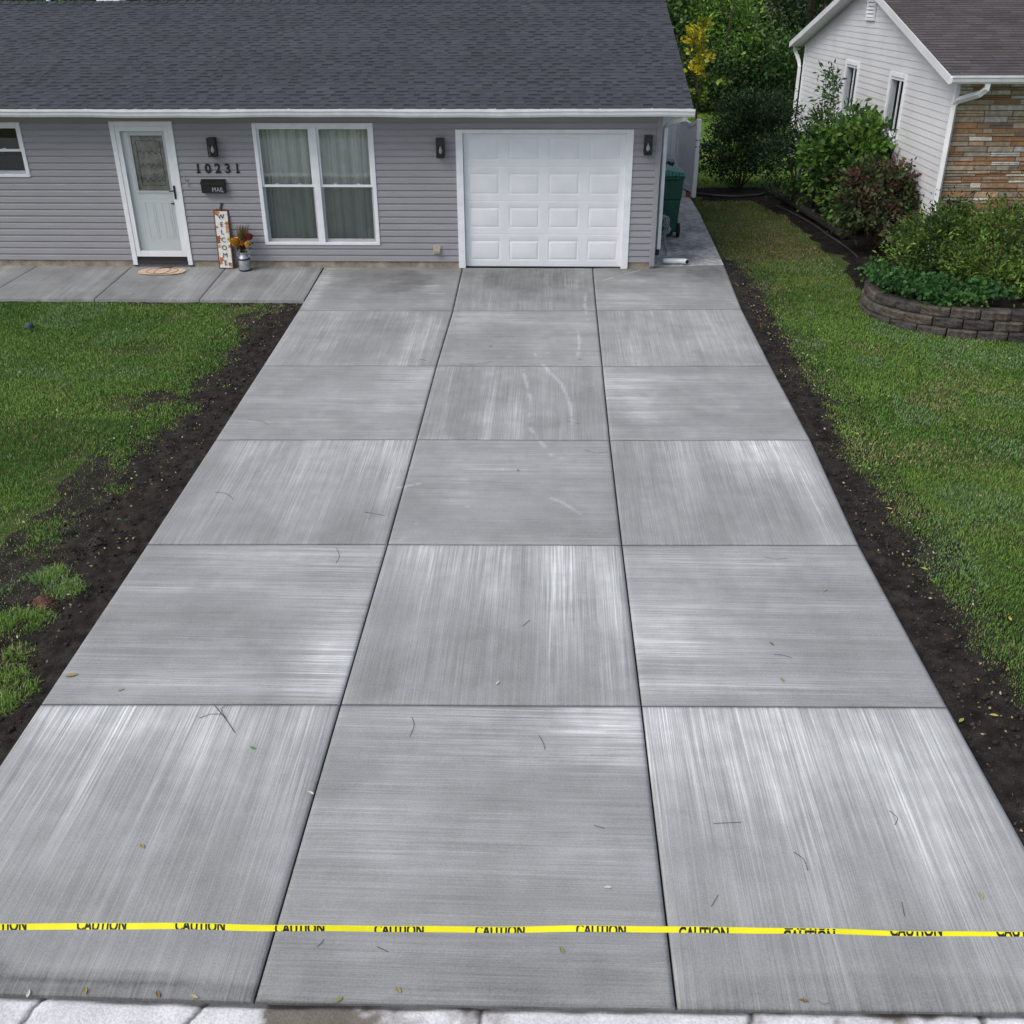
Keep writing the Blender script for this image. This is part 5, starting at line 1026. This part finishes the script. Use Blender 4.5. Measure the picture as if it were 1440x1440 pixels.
# ------------------------------------------------------------------ caution tape
tp = thing('caution_tape', (0, 3.8, -.33), 'yellow caution tape stretched across the drive near the street', 'caution tape')
TH = .3; pts = [(-420, 1302.5), (0, 1303.5), (360, 1305), (720, 1306.5), (1080, 1309), (1440, 1312), (1800, 1318)]
T = np.array([G(u, v, TH) for u, v in pts]); tu = np.array([p[0] for p in pts])
cp_ = np.polyfit(T[:, 0], T[:, 1], 2); cz_ = np.polyfit(T[:, 0], T[:, 2], 2)
def tc(x): return np.polyval(cp_, x), np.polyval(cz_, x)
def thh(x): return np.interp(x, [-6, -1, 1, 2.6, 6], [.032, .033, .031, .023, .026])     # visible folded height
def tl(x): return np.interp(x, [-6, 0, 2.6, 6], [.55, .5, .75, .7])          # lean
def TP(x, t, o):       # t 0 bottom .. 1 top, o outwards
    y, z = tc(x); h = thh(x); a = tl(x) + .16 * math.sin(x * 2.3 + .7) + .07 * math.sin(x * 7.1); wv = .007 * math.sin(x * 2.1) + .003 * math.sin(x * 5.3) + .002 * math.sin(x * 9)
    return (x, y + (t - .5) * h * math.sin(a) - o * math.cos(a), z + wv + (t - .5) * h * math.cos(a) + o * math.sin(a))
b = MB(); xs_t = np.linspace(-4.6, 4.2, 160)
prof = [(1, .0012), (0, .0012), (-.03, -.001), (.1, -.004), (.95, -.006), (1.03, -.002)]
v = [TP(x, t, o) for x in xs_t for t, o in prof]; n = len(prof); b.add(v, [(i * n + k, i * n + (k + 1) % n, (i + 1) * n + (k + 1) % n, (i + 1) * n + k) for i in range(len(xs_t) - 1) for k in range(n)])
m_yel = M('yellow_plastic', (.86, .80, .012), .35, var=.04, vs_=10)
tape = b.build('tape', m_yel, tp, smooth=False)
m_ink = M('black_ink', (.012, .012, .012), .5)
U0 = [-34 - 140, -34, 107, 246, 386, 526, 668, 810, 954, 1100, 1250, 1398, 1546]
base_t = text_mb('CAUTION', .066, bold=.0035, depth=.0004, spacing=1.02); lo, hi = ext(base_t)
for k, u in enumerate(U0):
    xa, xb = G(u, 1306, TH)[0], G(u + (70 if u < 1000 else 73), 1306, TH)[0]
    bm = bmesh.new(); vs3 = [bm.verts.new(((x - lo[0]) / (hi[0] - lo[0]), y, z)) for x, y, z in base_t.v]
    for f in base_t.f:
        try: bm.faces.new([vs3[i] for i in f])
        except ValueError: pass
    bmesh.ops.subdivide_edges(bm, edges=[e for e in bm.edges if e.calc_length() > .05], cuts=2)
    hv = float(thh((xa + xb) / 2)); t_ = MB()
    a0 = float(np.interp(u, [0, 107, 386, 526, 810, 954, 1100], [.004, .006, .014, .021, .024, .036, .048]))
    bands = [(a0, a0 + hv * .97, 0.0)] if u < 1050 else [(.048, .066, 0.0), (0, .008, 1 - .008 / hv)] if u < 1150 else [(0, .024, 1 - .0245 / hv)]
    for lo_, hi_, t0_ in bands:
        b2 = bm.copy()
        for co, no in (((0, 0, lo_), (0, 0, -1)), ((0, 0, hi_), (0, 0, 1))): bmesh.ops.bisect_plane(b2, geom=b2.verts[:] + b2.edges[:] + b2.faces[:], plane_co=co, plane_no=no, clear_outer=True)
        b2.verts.ensure_lookup_table(); b2.verts.index_update()
        t_.add([TP(xa + q.co.x * (xb - xa), t0_ + (q.co.z - lo_) / hv, .0019 - q.co.y * .6) for q in b2.verts], [tuple(q.index for q in f.verts) for f in b2.faces]); b2.free()
    bm.free(); t_.build('lettering', m_ink, tape)
for x, lab in ((-4.6, 'left'), (4.2, 'right')):
    y, z = tc(x); b = MB(); b.prism([(x - .019, y + .012), (x + .019, y + .012), (x + .019, y + .05), (x - .019, y + .05)], zc(y) - .2, z + .25, 'z', (.35, .26, .16)); rebase(tag(b.build('wooden_stake', m_attr, bevel=.003), 'wooden stake holding the %s end of the caution tape' % lab, 'stake'), (x, y + .03, zc(y)))

# ------------------------------------------------------------------ small things lying about
b = MB(); pz = float(gz(14.16)); b.lathe([(.055, 0), (.06, .03), (.05, .07), (.02, .09)], -7.73, 14.16, 14, (.05, .07, .075), cz=pz + .02); b.box(-7.80, -7.70, 14.12, 14.20, pz + .03, pz + .06, (.08, .10, .10)); rebase(tag(b.build('sprinkler_head', m_attr, bevel=.004), 'small grey sprinkler head in the left lawn', 'sprinkler'), (-7.73, 14.16, pz))
def clod(u, v, s_, c, lab, name='soil_clod'):
    p = G(u, v, -.05); bm = bmesh.new(); bmesh.ops.create_icosphere(bm, subdivisions=4, radius=s_)
    for q in bm.verts:
        d = q.co.normalized(); f = float(fbm(d.x * 2 + u, d.y * 2 + d.z * 3, 2, 4, int(u))); q.co *= .6 + .8 * f; q.co.z *= .65
    me = bpy.data.meshes.new(name); bm.to_mesh(me); bm.free(); a = me.attributes.new('col', 'FLOAT_COLOR', 'POINT'); cc = np.ones((len(me.vertices), 4), np.float32); cc[:, :3] = c; a.data.foreach_set('color', cc.ravel()); me.materials.append(m_block)
    o = bpy.data.objects.new(name, me); COL.objects.link(o); o.location = (p[0], p[1], p[2] + s_ * .2); return tag(o, lab, 'clod')
clod(62, 850, .085, (.13, .06, .04), 'reddish brown clod beside the grass tuft on the left soil strip'); clod(134, 770, .10, (.03, .024, .02), 'dark clod of earth on the left soil strip, farther from the street')
# soil bits / leaf litter on the strips
r = np.random.default_rng(33); C, N, K = [], [], []
for k in range(4200):
    y = r.uniform(4, 16.5)
    if k % 2: x = r.uniform(-5.6, -3.95); ok = soil_l(np.array(x), np.array(y)) > -.5 and y < 15.3
    else: x = r.uniform(3.08, 4.1); ok = soil_r(np.array(x), np.array(y)) > -.35
    if not ok or r.random() > .5: continue
    C.append((x, y, zc(y) - .012 + r.uniform(0, .016))); N.append((r.normal(), r.normal(), .1)); K.append([(.34, .28, .10), (.42, .36, .20), (.22, .13, .05), (.30, .30, .08), (.15, .12, .08), (.50, .45, .33)][r.integers(6)])
rc = np.random.default_rng(90); cv, cf, ccol = [], [], []; nb_ = 0
ov = np.array([(1, 0, 0), (-1, 0, 0), (0, 1, 0), (0, -1, 0), (0, 0, 1), (0, 0, -1)], float); of = np.array([(0, 2, 4), (2, 1, 4), (1, 3, 4), (3, 0, 4), (2, 0, 5), (1, 2, 5), (3, 1, 5), (0, 3, 5)])
for k in range(9000):
    y = rc.uniform(3.7, 15.2) if k % 2 else rc.uniform(3.9, 18)
    x = rc.uniform(-5.3, -3.88) if k % 2 else rc.uniform(3.06, 3.95)
    if (soil_l if k % 2 else soil_r)(np.array(x), np.array(y)) < 0: continue
    s_ = .006 + .022 * rc.random() ** 4; th = rc.uniform(0, 6.28); q = ov * rc.uniform(.6, 1.3, (6, 1)) * s_ * np.array([1, 1, .8]); q = np.stack([q[:, 0] * math.cos(th) - q[:, 1] * math.sin(th), q[:, 0] * math.sin(th) + q[:, 1] * math.cos(th), q[:, 2]], -1)
    cv.append(q + np.array([x, y, zc(y) - .03 + s_ * .4])); cf.append(of + nb_); nb_ += 6; ccol.append(np.tile(np.array([.034, .028, .024]) * rc.uniform(.4, 1.5), (6, 1)))
cf = np.concatenate(cf); tag(npmesh('soil_crumbs', np.concatenate(cv), cf.ravel(), np.full(len(cf), 3), m_block, np.concatenate(ccol)), 'loose crumbs of dark earth on the soil strips', 'soil', kind='stuff')
tag(leafcloud('leaf_litter', np.array(C), np.array(N), .030, np.array(K), m_leaf, None, .6, 3, droop=0), 'tiny dry leaves and bits scattered on the dark soil strips', 'leaf litter', kind='stuff')
C, N, K = [], [], []
for k in range(420):
    y = r.uniform(5, 23); x = r.uniform(3.3, 8) if k % 3 else r.uniform(-9, -4.6)
    if (x < 0 and y > 15.2) or (x > 4.6 and y > 13.6 and y < 17): continue
    C.append((x, y, float(gz(y)) + .055)); N.append((r.normal(), r.normal(), .1)); K.append([(.34, .30, .10), (.42, .38, .20), (.30, .30, .08), (.50, .45, .33)][r.integers(4)])
tag(leafcloud('leaf_litter', np.array(C), np.array(N), .034, np.array(K), m_leaf, None, .65, 3, droop=0), 'pale leaf flecks scattered over the lawns', 'leaf litter', kind='stuff')
ROWS = [436, 514, 618, 766, 992, 1500]; RN = ['row against the garage', 'second row from garage', 'third row from garage', 'third row from street', 'second row from street', 'row beside the street']
used = {}
def where(u, v):
    j = next(k for k in range(6) if v < ROWS[k]); top_ = [377] + ROWS[:5]; fr = (v - top_[j]) / (min(ROWS[j], 1410) - top_[j])
    x = G(u, v)[0]; i = 0 if x < -1.54 else 1 if x < .73 else 2; fx = (x - [-3.85, -1.54, .73][i]) / 2.28
    return 'at %s %s of the %s slab, %s' % ('far' if fr < .34 else 'middle' if fr < .67 else 'near', 'left' if fx < .34 else 'centre' if fx < .67 else 'right', ['left', 'middle', 'right'][i], RN[j])
def leaf_thing(u, v, s_, c, lab, group='leaves on the driveway'):
    p = G(u, v, .004); b = MB(); a = rr.uniform(0, 6.28); ca_, sa_ = math.cos(a), math.sin(a); pts = [(0, -1, .15), (.32, -.5, .35), (.38, .1, .3), (0, 1, .2), (-.38, .1, .4), (-.32, -.5, .25), (0, 0, .05)]
    b.add([(p[0] + s_ * (x * ca_ - y * sa_), p[1] + s_ * (x * sa_ + y * ca_), p[2] + s_ * z * .5) for x, y, z in pts], [(0, 1, 6), (1, 2, 6), (2, 3, 6), (3, 4, 6), (4, 5, 6), (5, 0, 6)], c); o = b.build('fallen_leaf', m_attr, solid=False); rebase(o, p); return tag(o, lab, 'leaf', group)
LC = [(.30, .24, .08), (.40, .33, .16), (.20, .12, .05), (.26, .26, .08), (.55, .52, .45)]
for k, (u, v) in enumerate([(101, 950), (170, 970), (356, 1052), (728, 661), (437, 1115), (200, 1190), (1160, 830), (1085, 905), (1100, 956), (855, 1248), (560, 1392), (273, 1402), (222, 1398), (476, 1406), (40, 1397), (120, 1394), (815, 505), (1130, 1407), (790, 1336), (700, 960), (690, 487), (1380, 1260)]):
    leaf_thing(u, v, .028 if k not in (0,) else .05, LC[k % 5] if k != 2 else (.08, .25, .03), ('small %s leaf ' % ['tan', 'pale straw', 'brown', 'olive', 'whitish'][k % 5]) + where(u, v) if k not in (0, 2) else ('larger tan leaf at the left edge of the driveway' if k == 0 else 'bright green leaf bit on the driveway below the forked twig'))
for k, (u, v) in enumerate([(1398, 1006), (1352, 1013), (1250, 715), (1300, 800), (1262, 642), (1205, 610), (1420, 870), (1165, 520)]):
    o = leaf_thing(u, v, .035, (.45, .36, .08) if k != 1 else (.30, .34, .05), '%s leaf on the right lawn side, number %s counted from the street' % ('olive yellow' if k == 1 else 'yellow', ['two', 'one', 'six', 'four', 'seven', 'eight', 'three', 'nine'][k]), 'yellow leaves at the right lawn edge')
def twig(pts, r0, lab=None, name='twig'):
    P = [Vector(G(u, v, .006)) for u, v in pts]; b = MB(); b.tube(catmull(P, 4) if len(P) > 2 else P, r0 * rr.uniform(.28, .55), 5); o = b.build(name, m_bark); rebase(o, P[0]); return tag(o, lab or ('short straight twig ' if len(pts) == 2 else 'thin curved twig ') + where(*pts[len(pts) // 2]), 'twig', 'twigs on the driveway')
tw = twig([(300, 990), (318, 1012), (330, 1030)], .005, 'long forked twig at the top of the near left slab'); b = MB(); b.tube([G(318, 1012, .008), G(310, 996, .01), G(322, 990, .012)], .0018, 5); b.tube([G(312, 1004, .008), G(295, 1004, .008), G(280, 1010, .006)], .0018, 5); b.build('side_shoot', m_bark, tw)
for q in ([(576, 1036), (582, 1020), (579, 1008)], [(1003, 1158), (1020, 1157), (1042, 1156)], [(1116, 1198), (1130, 1208), (1136, 1224)], [(512, 720), (525, 722), (540, 725)], [(822, 632), (838, 637), (855, 635)], [(473, 770), (477, 782), (472, 792)], [(646, 511), (670, 512), (692, 508)], [(758, 1034), (764, 1045), (766, 1054)], [(590, 505), (600, 507)], [(302, 692), (318, 694), (328, 702)], [(1075, 783), (1090, 786), (1107, 785)], [(1088, 920), (1100, 921), (1114, 925)], [(350, 590), (368, 592), (378, 598)], [(445, 1332), (452, 1326), (455, 1321)], [(530, 1331), (545, 1338)], [(835, 1160), (850, 1165)], [(1250, 1140), (1262, 1150), (1258, 1160)], [(1268, 1268), (1272, 1288)], [(735, 880), (745, 872)], [(797, 592), (815, 596)], [(1000, 1275), (1010, 1258)], [(1150, 1407), (1158, 1412), (1166, 1410)]):
    twig(q, .0035)
